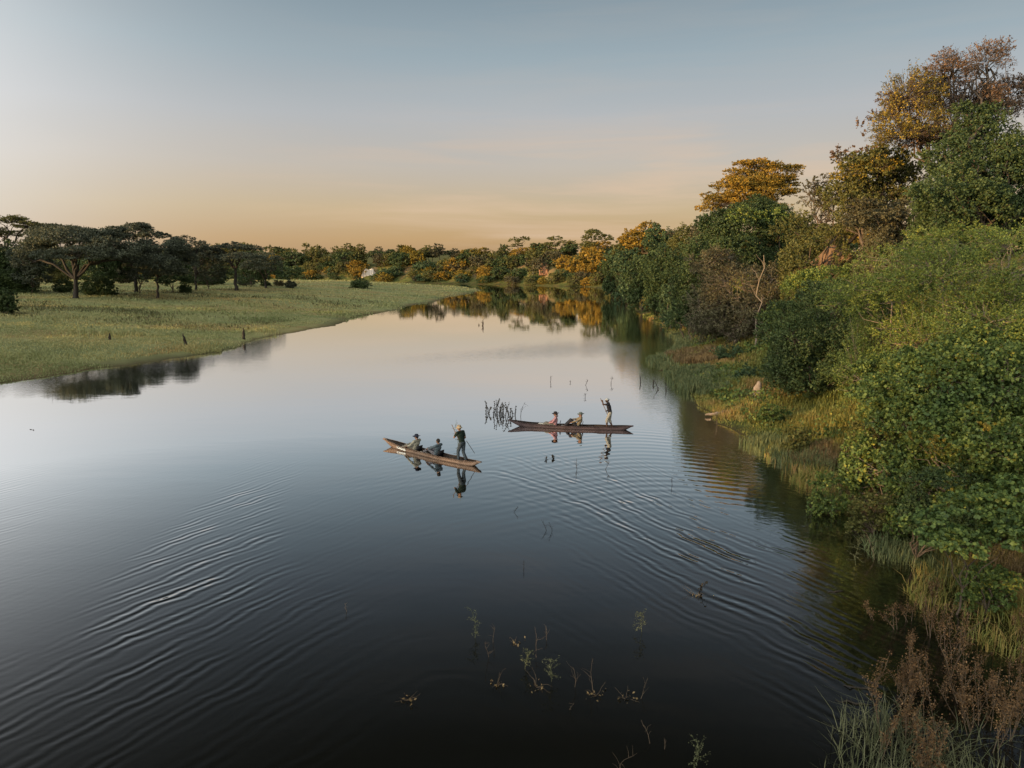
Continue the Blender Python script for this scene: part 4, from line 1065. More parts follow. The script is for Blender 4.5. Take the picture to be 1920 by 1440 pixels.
rng = np.random.RandomState(40)
for k, px in enumerate([912, 917, 925, 927, 931, 934, 936, 940, 943, 946, 949, 953, 956, 959, 962, 966, 915, 938]):
    g = G(px + rng.uniform(-1, 1), 776 + rng.uniform(-3, 5) + (px > 945) * 4)
    water_plant('dead_reed', 'blackened knobbly reed in the dark cluster off the far canoe bow', g, rng.uniform(.45, 1.0) if k > 1 else .5, 'reed', 400 + k, (rng.normal() * .08, 0), group='dark reed cluster off the far canoe bow')
water_plant('branching_twig', 'thin spreading twig at the right end of the dark reed cluster', G(976, 781), 1.0, 'twig', 430, (.05, 0), spread=1.6)
WP = [ # px, py(base), height m, kind, label
 (1032, 716, .55, 'twig', 'lone thin twig upright in calm water beyond the far canoe, left one'),
 (1098, 722, .55, 'twig', 'thin twig in calm water midway between the far canoe and the bend'),
 (1097, 745, .35, 'twig', 'small low twig just beyond the far canoe, above the passengers'),
 (1146, 720, .6, 'twig', 'thin twig in calm water above the far poler'),
 (1070, 718, .25, 'twig', 'tiny twig tip between the two calm-water twigs'),
 (1201, 718, .6, 'reed', 'dark stem near the blue-green grass bed, first from the left'),
 (1234, 730, .8, 'reed', 'dark stem near the blue-green grass bed, tallest of them'),
 (1249, 733, .6, 'reed', 'dark stem closest to the blue-green grass bed'),
 (1225, 722, .45, 'reed', 'short dark stem between those off the grass bed'),
 (859, 832, 1.0, 'leafy', 'wispy dry sprig in the water left of the near poler'),
 (1026, 862, .2, 'reed', 'low dark tuft in the wake right of the near canoe, left of two'),
 (1038, 860, .2, 'reed', 'low dark tuft in the wake right of the near canoe, right of two'),
 (1082, 880, .5, 'twig', 'thin upright twig in the crossing wakes'),
 (1261, 910, .4, 'twig', 'single thin twig in the right-hand ripples'),
 (1135, 880, .5, 'twig', 'thin twig under the reflection of the far poler'),
 (964, 960, .35, 'twig', 'small dark twig below the wake of the near canoe'),
 (1025, 995, .45, 'twig', 'dark thin twig left of a pair below the wake'),
 (1036, 995, .45, 'twig', 'dark thin twig right of a pair below the wake'),
 (981, 1068, .35, 'twig', 'dark hair-thin twig above the sprig group'),
 (890, 1196, .75, 'leafy', 'yellow-green leafy sprig, leftmost of the near drowned sprigs'),
 (917, 1232, .6, 'twig', 'pale bare twig right of the yellow-green sprig'),
 (924, 1205, .45, 'twig', 'pale hair-thin twig beside the leftmost sprig'),
 (965, 1205, .3, 'drowned', 'drooping dry clump at the top of the sprig group'),
 (984, 1255, .55, 'leafy', 'leafy pale sprig in the middle of the group'),
 (1006, 1233, .75, 'twig', 'tall pale bare stem in the middle of the group'),
 (1026, 1200, .4, 'twig', 'thin pale stem right of the tall bare one'),
 (1034, 1278, .65, 'leafy', 'leafy sprig leaning at the lower right of the group'),
 (1005, 1287, .5, 'drowned', 'brownish drowned tuft below the leafy sprigs'),
 (930, 1285, .5, 'drowned', 'sprawling pale twigs lying on the dark water, left'),
 (1078, 1288, .6, 'twig', 'thin pale stem left of the drowned branch'),
 (1112, 1295, .75, 'twig', 'tall pale stem rising from a drowned branch'),
 (1118, 1303, .5, 'drowned', 'drowned branch at the foot of the tall pale stem'),
 (1066, 1330, .3, 'twig', 'short pale stub below the drowned branch'),
 (1173, 1310, .35, 'drowned', 'small tripod of dry twigs in dark water'),
 (1200, 1310, .5, 'twig', 'pale leaning stem beside the twig tripod'),
 (765, 1313, .42, 'drowned', 'lone drooping brown tuft far left in the dark water'),
 (1203, 1185, .65, 'leafy', 'wispy brown sprig standing right of the middle'),
 (1303, 1115, .5, 'drowned', 'dark drowned bush tip with twigs in the right ripples'),
 (1312, 1110, .45, 'reed', 'blackened stem on the drowned bush tip'),
 (650, 1147, .3, 'twig', 'tiny brown twig in the left ripples'),
 (1219, 1395, .5, 'twig', 'pale curved stem near the bottom edge'),
 (1245, 1405, .3, 'twig', 'short pale stem near the bottom edge'),
 (1158, 1462, 1.0, 'twig', 'large pale drooping weed at the bottom edge, left one'),
 (1165, 1465, .7, 'drowned', 'drooping fronds around the large weed at the bottom edge'),
 (1305, 1460, .95, 'leafy', 'large yellowish branching sprig at the bottom edge, right one'),
 (1605, 1060, .9, 'leafy', 'dry branching weed in the dark shallows'),
 (1640, 1050, 1.0, 'twig', 'tall brown stem beside the dry branching weed'),
 (1395, 790, 1.1, 'leafy', 'tall leafy weed on the bank beside the fallen log'),
 (1345, 800, .9, 'twig', 'pale stick standing at the fallen log tip'),
]
for k, (px, py, h_, kd, lab) in enumerate(WP):
    water_plant('water_weed' if kd in ('leafy', 'drowned') else 'water_twig', lab, G(px, py), h_, kd, 500 + k, (rng.normal() * .10, rng.normal() * .05), group='plants standing in the river', spread=1.0)
# tall brown weeds at the lower right
BW = []
for k in range(38):
    px = rng.uniform(1640, 1935); py = rng.uniform(1190, 1470)
    if px < 1740 and py < 1250: px += 110
    BW.append((px, py))
nm = ['left', 'middle', 'right']
for k, (px, py) in enumerate(BW):
    g = G(px, py, 0.05)
    row = 'front' if py > 1370 else ('second' if py > 1280 else 'rear')
    third = 'left' if px < 1740 else ('middle' if px < 1840 else 'right')
    water_plant('brown_weed', 'tall brown weed full of dry seed heads, %s row, %s part of the thicket' % (row, third), (g[0], max(g[1], 9.6)), rng.uniform(.75, 1.35), 'seedy', 600 + k,
                (rng.normal() * .12, rng.normal() * .05), group='tall brown seeding weeds in the bottom right corner')
water_plant('brown_weed', 'single tall pale weed standing apart in front of the brown thicket', G(1700, 1395), 1.25, 'seedy', 660, (-.05, 0), group='tall brown seeding weeds in the bottom right corner')
water_plant('brown_weed', 'pinkish brown weed beside the single pale one', G(1740, 1380), 1.2, 'seedy', 661, (.02, 0), group='tall brown seeding weeds in the bottom right corner')
for k, (px, py, h_) in enumerate([(1640, 1165, .6), (1680, 1180, .7), (1700, 1165, .6), (1715, 1235, .7), (1745, 1130, .7)]):
    water_plant('brown_weed', 'drooping brown weed over the dark shallows, %s of five' % ['leftmost', 'second', 'third', 'lowest', 'rightmost'][k], G(px, py), h_, 'seedy', 670 + k, (-.2, 0), group='drooping brown weeds over the dark shallows')

# ---- stumps, log, scars of bare earth
def stump(name, label, base, h, r, lean, seed, mat=BARKD, fork=False):
    rng = np.random.RandomState(seed); z0 = max(h1(base[0], base[1]), -.05) - .25
    b = np.array([base[0], base[1], z0]); tip = b + np.array([lean[0], lean[1], 1]) * (h + .25)
    P = curve_pts(rng, b, tip, 8, wig=.05)
    rr = r * np.array([1.35, 1.05, 1.0, .92, .95, .75, .5, .18])
    paths = [(P - b, rr)]
    if fork: paths.append((curve_pts(rng, P[3], P[3] + np.array([-r * 3, 0, h * .35]), 5, wig=.08) - b, np.linspace(r * .6, r * .15, 5)))
    V, F = tubes(paths, 8)
    V = V + rng.normal(size=V.shape) * r * .08
    return tag(link(name, mesh_np(name, V, F, mat), loc=b), label, 'stump', group='dead stumps along the left shore' if not fork else None)
stump('dead_stump', 'short dark stump in the grass, leftmost on the left shore', G(207, 647, .4), .75, .16, (.02, 0), 701)
stump('dead_stump', 'leaning pointed stump at the water edge of the left shore', G(350, 655, .05), 1.25, .14, (-.18, 0), 702)
stump('dead_stump', 'upright thick dark stump farthest along the left shore', G(457, 636, .2), 1.35, .17, (.02, 0), 703)
stump('forked_snag', 'forked black snag sticking out of the middle of the river', G(905, 611), 1.05, .10, (.08, 0), 704, fork=True)
stump('snag_tip', 'small dark snag tip just left of the forked snag', G(898, 610), .35, .09, (0, 0), 705)
stump('dead_post', 'pair-leaning dead post on the grassy right bank near the bend, left one', G(1283, 628, .6), 2.3, .08, (-.22, 0), 706, BARK)
stump('dead_post', 'dead post on the grassy right bank near the bend, right one', G(1298, 632, .7), 1.9, .08, (-.25, 0), 707, BARK)
stump('termite_stump', 'pale broken stump on the right bank grass beside the dark bush', G(1421, 733, 1.0), 0.85, .30, (.03, 0), 708, plain_mat('termite_clay', (0.36, 0.28, 0.22), (0.17, 0.13, 0.10), 5, .9))
rng = np.random.RandomState(710)
a_ = G(1322, 778, .12); b_ = G(1378, 771, .35)
V, F = tubes([(curve_pts(rng, a_, b_, 9, wig=.05), np.array([.03, .07, .10, .12, .12, .13, .12, .10, .06])), (curve_pts(rng, a_ * .5 + b_ * .5, a_ * .5 + b_ * .5 + [.2, -.4, -.15], 4), np.linspace(.05, .02, 4))], 7)
tag(link('fallen_log', mesh_np('fallen_log', V - a_, F, plain_mat('dead_wood', (.30, .22, .16), (.13, .09, .06), 5, .85, (1, 1, 1)), smooth=True), loc=a_), 'weathered fallen log lying at the water edge of the right bank', 'log')
def floating(px, py, seed, lab, L=.7):
    rng = np.random.RandomState(seed); g = G(px, py); a = rng.uniform(-.6, .2)
    d = np.array([math.cos(a), math.sin(a), 0]) * L / 2
    V, F = tubes([(curve_pts(rng, -d, d, 6, wig=.08), np.array([.008, .018, .022, .022, .015, .006]))], 6)
    tag(link('floating_stick', mesh_np('floating_stick', V, F, BARKD), loc=(g[0], g[1], .008)), lab, 'stick')
floating(1615, 1290, 1, 'dark stick floating left of the brown weeds')
floating(1600, 1318, 2, 'dark stick floating just below the first one left of the brown weeds')
floating(1508, 1035, 3, 'small dark stick floating at the edge of the bank reflection', .4)
floating(1565, 1110, 4, 'thin stick floating off the drooping weeds', .5)
floating(60, 806, 5, 'tiny dark twig floating near the left edge of the river', .4)

def earth_scar(name, label, cx, cy, w, hgt, z0, dirx, seed, c0, c1, kind='structure', tilt=.25):
    """a bare gullied face of earth with real thickness, standing against the bank"""
    rng = np.random.RandomState(seed); nu, nv = 34, 18
    u, v = np.meshgrid(np.linspace(-.5, .5, nu), np.linspace(0, 1, nv))
    d = np.array([math.cos(dirx), math.sin(dirx)]); nrm = np.array([-d[1], d[0]])
    topv = hgt * (1 - 0.45 * (2 * np.abs(u)) ** 1.6 + .16 * np.sin(u * 13 + seed) + .08 * wob(u * 40, v, 1.0, seed))
    dep = .38 * np.abs(np.sin(u * 31 + 1.5 * np.sin(v * 3) + 2 * np.sin(u * 9) + seed)) * (1 - .3 * v) + .15 * wob(u * 20, v * 9, 1.0, seed)
    back = v * hgt * tilt + dep
    front = np.stack([cx + d[0] * u * w + nrm[0] * back, cy + d[1] * u * w + nrm[1] * back, z0 + v * topv], -1)
    rear = front.copy(); rear[..., 0] += nrm[0] * 1.6; rear[..., 1] += nrm[1] * 1.6; rear[..., 2] -= .3
    V = np.concatenate([front.reshape(-1, 3), rear.reshape(-1, 3)]); N = nu * nv
    i, j = np.meshgrid(np.arange(nv - 1), np.arange(nu - 1), indexing='ij')
    q = np.stack([i * nu + j, i * nu + j + 1, (i + 1) * nu + j + 1, (i + 1) * nu + j], -1).reshape(-1, 4)
    fs = [q, q[:, ::-1] + N]
    t_ = (nv - 1) * nu + np.arange(nu - 1); fs.append(np.stack([t_, t_ + 1, t_ + 1 + N, t_ + N], -1))
    for jj in (0, nu - 1):
        e_ = np.arange(nv - 1) * nu + jj; fs.append(np.stack([e_, e_ + nu, e_ + nu + N, e_ + N], -1))
    m = plain_mat(name + '_earth', c0, c1, 1.4, .95, (1, 1, .35), .05, .15, 7)
    o = link(name, mesh_np(name, V, np.concatenate(fs), m))
    return tag(o, label, None, None, 'structure')
c_ = W(1560, 478, 58)
earth_scar('earth_cliff', 'pale bare earth cliff at the top of the right bank', c_[0], c_[1] - .5, 4.8, 2.2, c_[2] - 1.6, R(-35), 3, (.20, .135, .095), (.07, .045, .03))
c_ = W(1148, 505, 268)
earth_scar('earth_scar', 'orange bare earth scar below the layered acacia', W(1020, 505, 322)[0], W(1020, 505, 322)[1], 4.5, 5, 4.5, R(0), 4, (.36, .19, .11), (.20, .10, .06))
earth_scar('sand_scar', 'white sand scar on the far bank left of the round-headed tree', W(692, 518, 378)[0], W(692, 518, 378)[1], 8.0, 4.6, 2.4, R(8), 5, (.68, .62, .56), (.40, .34, .30))
# dead leaning branches in front of the cliff
rng = np.random.RandomState(720)
paths = []
a_ = W(1555, 500, 56); b_ = W(1607, 440, 56)
P = curve_pts(rng, a_, b_, 7, wig=.05); paths.append((P, np.linspace(.06, .14, 7)))
for q in range(5):
    s_ = P[rng.randint(2, 6)]; paths.append((curve_pts(rng, s_, s_ + np.array([-rng.uniform(.5, 1.6), .1, rng.uniform(-1.6, -.3)]), 5, wig=.1), np.linspace(.06, .02, 5)))
V, F = tubes([(p - a_, r) for p, r in paths], 6)
tag(link('dead_branch', mesh_np('dead_branch', V, F, BARKD, smooth=True), loc=a_), 'dark dead branch leaning in front of the pale earth cliff', 'branch')
# bleached tree skeleton stem on the twiggy bush
rng = np.random.RandomState(721)
b0 = np.array([W(1418, 600, 62)[0], W(1418, 600, 62)[1], 0.]); b0[2] = h1(b0[0], b0[1]) - .2
tp = W(1432, 478, 62)
P = curve_pts(rng, b0, tp, 9, wig=.05); paths = [(P - b0, np.linspace(.09, .03, 9))]
for q in range(5):
    s_ = P[4 + q % 4]; paths.append((curve_pts(rng, s_, s_ + np.array([rng.uniform(-.9, .9), 0, rng.uniform(.5, 1.2)]), 5, wig=.08) - b0, np.linspace(.035, .012, 5)))
V, F = tubes(paths, 6)
tag(link('bare_sapling', mesh_np('bare_sapling', V, F, BARKP, smooth=True), loc=b0), 'pale bare forked sapling standing before the grey twiggy bush', 'tree')

# ================================================================== canoes and people
def dugout(name, label, bow, stern, width, mat_out, mat_in, seed, bow_lift=.16, stern_lift=.05, ends=.075, group=None):
    """dugout canoe: local +x is the bow; hull carved hollow from one log"""
    bow = np.asarray(bow, float); stern = np.asarray(stern, float)
    L = np.linalg.norm(bow[:2] - stern[:2]); mid = (bow + stern) / 2
    rz = math.atan2(bow[1] - stern[1], bow[0] - stern[0])
    rng = np.random.RandomState(seed)
    root = thing(name, label, 'canoe', (mid[0], mid[1], 0), rz, group)
    ns, nc = 45, 17
    s = np.linspace(-1, 1, ns)
    X = s * L / 2
    half = width / 2 * np.clip(1 - np.abs(s) ** 2.6, 0, 1) ** .75 + ends * np.abs(s) ** 3
    half *= 1 + .03 * np.sin(s * 9 + seed)
    rim = 0.185 + bow_lift * np.clip(s, 0, 1) ** 3.2 + stern_lift * np.clip(-s, 0, 1) ** 3.5 + .008 * np.sin(s * 14 + seed)
    keel = -0.16 + (0.28 + bow_lift - .02) * np.clip((s - .70) / .30, 0, 1) ** 1.3 + (0.28 + stern_lift - .02) * np.clip((-s - .80) / .20, 0, 1) ** 1.3
    wander = .05 * np.sin(s * 2.6 + seed)
    th = np.linspace(-math.pi / 2, math.pi / 2, nc)
    def shell(hf, rm, kl, ex):
        yy = np.sign(np.sin(th))[None] * np.abs(np.sin(th))[None] ** ex * hf[:, None]
        zz = rm[:, None] - (rm - kl)[:, None] * np.abs(np.cos(th))[None] ** .75
        return np.stack([np.repeat(X[:, None], nc, 1), yy + wander[:, None], zz], -1)
    outer = shell(half, rim, keel, .8)
    inh = np.maximum(half - .045, .004); ink = np.minimum(np.maximum(keel + .07, -.03), rim - .012)
    closed = np.clip((np.abs(s) - .90) / .06, 0, 1)
    ink = ink * (1 - closed) + (rim - .010) * closed
    inner = shell(inh, rim + .001, ink, .8)
    def grid(off, flip):
        i, j = np.meshgrid(np.arange(ns - 1), np.arange(nc - 1), indexing='ij')
        q = np.stack([i * nc + j, i * nc + j + 1, (i + 1) * nc + j + 1, (i + 1) * nc + j], -1).reshape(-1, 4) + off
        return q[:, ::-1] if flip else q
    # outer skin and rim belong to the hull mesh; inner hollow is the same mesh with a second material
    N = ns * nc
    Vv = np.concatenate([outer.reshape(-1, 3), inner.reshape(-1, 3)])
    Fs = [grid(0, True), grid(N, False)]
    i = np.arange(ns - 1)
    Fs.append(np.stack([i * nc, (i + 1) * nc, (i + 1) * nc + N, i * nc + N], -1))
    Fs.append(np.stack([i * nc + nc - 1 + N, (i + 1) * nc + nc - 1 + N, (i + 1) * nc + nc - 1, i * nc + nc - 1], -1))
    for e in (0, ns - 1):
        j = np.arange(nc - 1); Fs.append(np.stack([e * nc + j, e * nc + j + 1, e * nc + j + 1 + N, e * nc + j + N], -1))
    mi = np.concatenate([np.zeros(len(Fs[0])), np.ones(len(Fs[1]))] + [np.zeros(len(f)) for f in Fs[2:]])
    me = mesh_np('hull', Vv, np.concatenate(Fs), mats=[mat_out, mat_in], midx=mi, smooth=True)
    link('hull', me, root)
    # blunt end blocks at bow and stern
    for sgn, zz in ((1, rim[-1]), (-1, rim[0])):
        x0 = sgn * L / 2; w = ends
        pts = [(x0 - sgn * .10, -w * 1.02, zz - .10), (x0 - sgn * .10, w * 1.02, zz - .10), (x0 + sgn * .14, w * .8, zz - .035), (x0 + sgn * .14, -w * .8, zz - .035),
               (x0 - sgn * .10, -w * 1.02, zz + .006), (x0 - sgn * .10, w * 1.02, zz + .006), (x0 + sgn * .14, w * .8, zz + .012), (x0 + sgn * .14, -w * .8, zz + .012)]
        wd_ = wander[-1] if sgn > 0 else wander[0]
        P = np.array(pts) + [0, wd_, 0]
        F = np.array([(0, 1, 2, 3), (7, 6, 5, 4), (0, 4, 5, 1), (1, 5, 6, 2), (2, 6, 7, 3), (3, 7, 4, 0)])
        link('end_block', mesh_np('end_block', P, F if sgn > 0 else F[:, ::-1], mat_out), root)
    def at(x, y=0, z=0):      # local canoe coordinates -> world
        return np.array([mid[0] + x * math.cos(rz) - y * math.sin(rz), mid[1] + x * math.sin(rz) + y * math.cos(rz), z])
    return root, rz, L, at, (s, half, rim, wander)

def wood_mat(name, c0, c1):
    m = plain_mat(name, c0, c1, 3.0, .7, (.35, 3, 3), .3, .006, 8)
    nt = m.node_tree; p = [n for n in nt.nodes if n.type == 'BSDF_PRINCIPLED'][0]
    src = p.inputs['Base Color'].links[0].from_socket
    pos, g = npos(nt, (1, 1, 1)); sp = nt.nodes.new('ShaderNodeSeparateXYZ'); nt.links.new(pos, sp.inputs[0])
    n2 = nnoise(nt, pos, 2.2, 5, .65)                       # blotchy weathering, and a ragged wet band at the waterline
    wet = nmath(nt, 'SUBTRACT', 1.0, nmath(nt, 'MULTIPLY', nmath(nt, 'ADD', sp.outputs['Z'], nmath(nt, 'MULTIPLY', nmath(nt, 'SUBTRACT', n2, .5), .10)), 16.0), clamp=True)
    a = nmixc(nt, nmath(nt, 'MULTIPLY', nmath(nt, 'SUBTRACT', n2, .45, clamp=True), 3.2, clamp=True), src, tuple(v * .45 for v in c1))
    nt.links.new(nmixc(nt, nmath(nt, 'MULTIPLY', wet, .85), a, tuple(v * .35 for v in c1)), p.inputs['Base Color'])
    return m
def box_mesh(name, lo, hi, mat):
    (x0, y0, z0), (x1, y1, z1) = lo, hi
    P = [(x0, y0, z0), (x1, y0, z0), (x1, y1, z0), (x0, y1, z0), (x0, y0, z1), (x1, y0, z1), (x1, y1, z1), (x0, y1, z1)]
    F = [(3, 2, 1, 0), (4, 5, 6, 7), (0, 1, 5, 4), (1, 2, 6, 5), (2, 3, 7, 6), (3, 0, 4, 7)]
    return mesh_np(name, P, F, mat)

# ---------------- figures: one continuous remeshed surface each
class Sculpt:
    def __init__(self): self.V = []; self.F = []; self.n = 0
    def cap(self, a, b, ra, rb, side=None, k=1.0, seg=12, round_a=True, round_b=True):
        """tapered capsule; stretched k times along the sideways axis"""
        a = np.asarray(a, float); b = np.asarray(b, float)
        d = b - a; L = np.linalg.norm(d); d = d / max(L, 1e-6)
        sd_ = np.asarray(side, float) if side is not None else (np.array([0, 1., 0]) if abs(d[1]) < .9 else np.array([1., 0, 0]))
        sd_ = sd_ - d * (sd_ @ d); sd_ = sd_ / np.linalg.norm(sd_); fw = np.cross(d, sd_)
        rings = []
        if round_a:
            for q in (80, 55, 28): rings.append((a - d * ra * math.sin(R(q)), ra * math.cos(R(q))))
        rings.append((a, ra)); rings.append((b, rb))
        if round_b:
            for q in (28, 55, 80): rings.append((b + d * rb * math.sin(R(q)), rb * math.cos(R(q))))
        th = np.arange(seg) * 2 * math.pi / seg; base = self.n
        for c, r in rings:
            for t in th: self.V.append(c + sd_ * math.cos(t) * r * k + fw * math.sin(t) * r)
        m = len(rings)
        for i in range(m - 1):
            for j in range(seg):
                j2 = (j + 1) % seg
                self.F.append((base + i * seg + j, base + i * seg + j2, base + (i + 1) * seg + j2, base + (i + 1) * seg + j))
        self.F.append(tuple(base + j for j in range(seg))[::-1]); self.F.append(tuple(base + (m - 1) * seg + j for j in range(seg)))
        self.n += m * seg
    def ell(self, c, r, ax=None):
        c = np.asarray(c, float); M = np.eye(3) if ax is None else ax
        base = self.n; nu, nv = 16, 10
        for i in range(nv + 1):
            ph = math.pi * (i + .02) / (nv + .04)
            for j in range(nu):
                t = 2 * math.pi * j / nu
                self.V.append(c + M @ (np.array([math.sin(ph) * math.cos(t), math.sin(ph) * math.sin(t), math.cos(ph)]) * r))
        for i in range(nv):
            for j in range(nu):
                j2 = (j + 1) % nu
                self.F.append((base + i * nu + j, base + (i + 1) * nu + j, base + (i + 1) * nu + j2, base + i * nu + j2))
        self.F.append(tuple(base + j for j in range(nu))); self.F.append(tuple(base + nv * nu + j for j in range(nu))[::-1])
        self.n += (nv + 1) * nu
    def bake(self, name, voxel, mat, smooth_it=3):
        me = bpy.data.meshes.new(name); me.from_pydata([tuple(v) for v in self.V], [], self.F); me.update()
        o = bpy.data.objects.new(name, me); col.objects.link(o)
        md = o.modifiers.new('r', 'REMESH'); md.mode = 'VOXEL'; md.voxel_size = voxel; md.use_smooth_shade = True
        if smooth_it:
            sm = o.modifiers.new('s', 'SMOOTH'); sm.iterations = smooth_it; sm.factor = .5
        dg = bpy.context.evaluated_depsgraph_get(); dg.update()
        m2 = bpy.data.meshes.new_from_object(o.evaluated_get(dg)); m2.name = name
        bpy.data.objects.remove(o); bpy.data.meshes.remove(me)
        m2.materials.clear(); m2.materials.append(mat)
        for p in m2.polygons: p.use_smooth = True
        return m2

def frame(fwd, up=(0, 0, 1)):
    f = unit(np.asarray(fwd, float)); l = unit(np.cross(np.asarray(up, float), f)); u = np.cross(f, l)
    return np.stack([f, l, u], 1)

def ik(a, b, l1, l2, hint):
    a = np.asarray(a, float); b = np.asarray(b, float); d = b - a; D = min(np.linalg.norm(d), (l1 + l2) * .995); d = unit(d)
    x = (D * D + l1 * l1 - l2 * l2) / (2 * D); h = math.sqrt(max(l1 * l1 - x * x, 0))
    hh = np.asarray(hint, float); hh = unit(hh - d * (hh @ d))
    return a + d * x + hh * h, a + d * D

def grip_hand(S, wrist, c, ax):
    ax = unit(np.asarray(ax, float)); w = wrist - c; w = w - ax * (w @ ax); n = unit(w); s = np.cross(ax, n)
    palm = c + n * .036
    S.cap(wrist, palm, .024, .022, side=ax, k=1.55)
    for i in range(4):
        o = ax * (-.033 + .022 * i); rr = .026 + .002 * (i in (1, 2))
        pts = [c + o + rr * (math.cos(R(t)) * n + math.sin(R(t)) * s) for t in (18, 75, 135, 200 - 10 * (i == 3))]
        for p, q in zip(pts[:-1], pts[1:]): S.cap(p, q, .0095, .0088, seg=8)
    tb = [palm + ax * .030, c + ax * .052 + .028 * (math.cos(R(-50)) * n + math.sin(R(-50)) * s), c + ax * .045 + .027 * (math.cos(R(-115)) * n + math.sin(R(-115)) * s)]
    for p, q in zip(tb[:-1], tb[1:]): S.cap(p, q, .012, .0105, seg=8)

def rest_hand(S, wrist, d, down, out):
    """relaxed hand along d, palm towards down, thumb on side out"""
    d = unit(np.asarray(d, float)); dn = np.asarray(down, float); dn = unit(dn - d * (dn @ d)); sd_ = np.cross(d, dn)
    if sd_ @ np.asarray(out, float) < 0: sd_ = -sd_
    pe = wrist + d * .085
    S.cap(wrist, pe, .021, .018, side=sd_, k=1.8)
    for i, Ln in enumerate((.072, .080, .075, .058)):
        p = pe + sd_ * (.030 - .020 * i); q1 = p + (d * .97 + dn * .18) * Ln * .5; q2 = q1 + (d * .85 + dn * .5) * Ln * .5
        S.cap(p, q1, .0095, .009, seg=8); S.cap(q1, q2, .009, .008, seg=8)
    p = wrist + d * .03 + sd_ * .028; q = p + (d * .6 + sd_ * .75 + dn * .2) * .04; S.cap(p, q, .012, .011, seg=8); S.cap(q, q + (d * .9 + sd_ * .3 + dn * .25) * .032, .011, .009, seg=8)

def cloth_mat(name, c0, c1=None, scale=18): return plain_mat(name, c0, c1 or tuple(v * .72 for v in c0), scale, .9, (1, 1, 1), .1, .004)
SK_BLACK = plain_mat('skin_deep_brown', (.075, .042, .028), (.050, .028, .019), 6, .5)
SK_LIGHT = plain_mat('skin_light', (.26, .15, .11), (.22, .125, .09), 6, .5)
SK_TAN = plain_mat('skin_tan', (.20, .115, .078), (.16, .09, .06), 6, .5)
HAIRB = plain_mat('hair_dark', (.022, .016, .012), (.010, .008, .006), 30, .7)
HAIRR = plain_mat('hair_brown', (.10, .045, .022), (.05, .022, .012), 30, .7)
EYEM = plain_mat('eye', (.02, .015, .012), (.015, .01, .01), 5, .2)

def head(S, hc, fwd, up, parts):
    M = frame(fwd, up); f, l, u = M[:, 0], M[:, 1], M[:, 2]
    S.ell(hc + u * .022 - f * .008, (.096, .077, .098), M)          # cranium
    S.ell(hc + f * .030 - u * .050, (.062, .056, .066), M)          # face and jaw
    S.ell(hc + f * .062 - u * .098, (.024, .026, .018), M)          # chin
    S.cap(hc + f * .086 + u * .004, hc + f * .112 - u * .034, .009, .015, side=l, k=1.0, seg=8)   # nose
    S.cap(hc + f * .088 + l * .022 - u * .068, hc + f * .088 - l * .022 - u * .068, .0085, .0085, seg=8)  # lips
    S.cap(hc + f * .080 + l * .035 + u * .020, hc + f * .080 - l * .035 + u * .020, .012, .012, seg=8)    # brow
    for sg in (1, -1):
        S.ell(hc + f * .060 + l * .040 * sg - u * .030, (.026, .022, .024), M)                      # cheek
        S.ell(hc + l * .079 * sg - f * .006 - u * .010, (.017, .009, .030), M)                       # ear
    return f, l, u

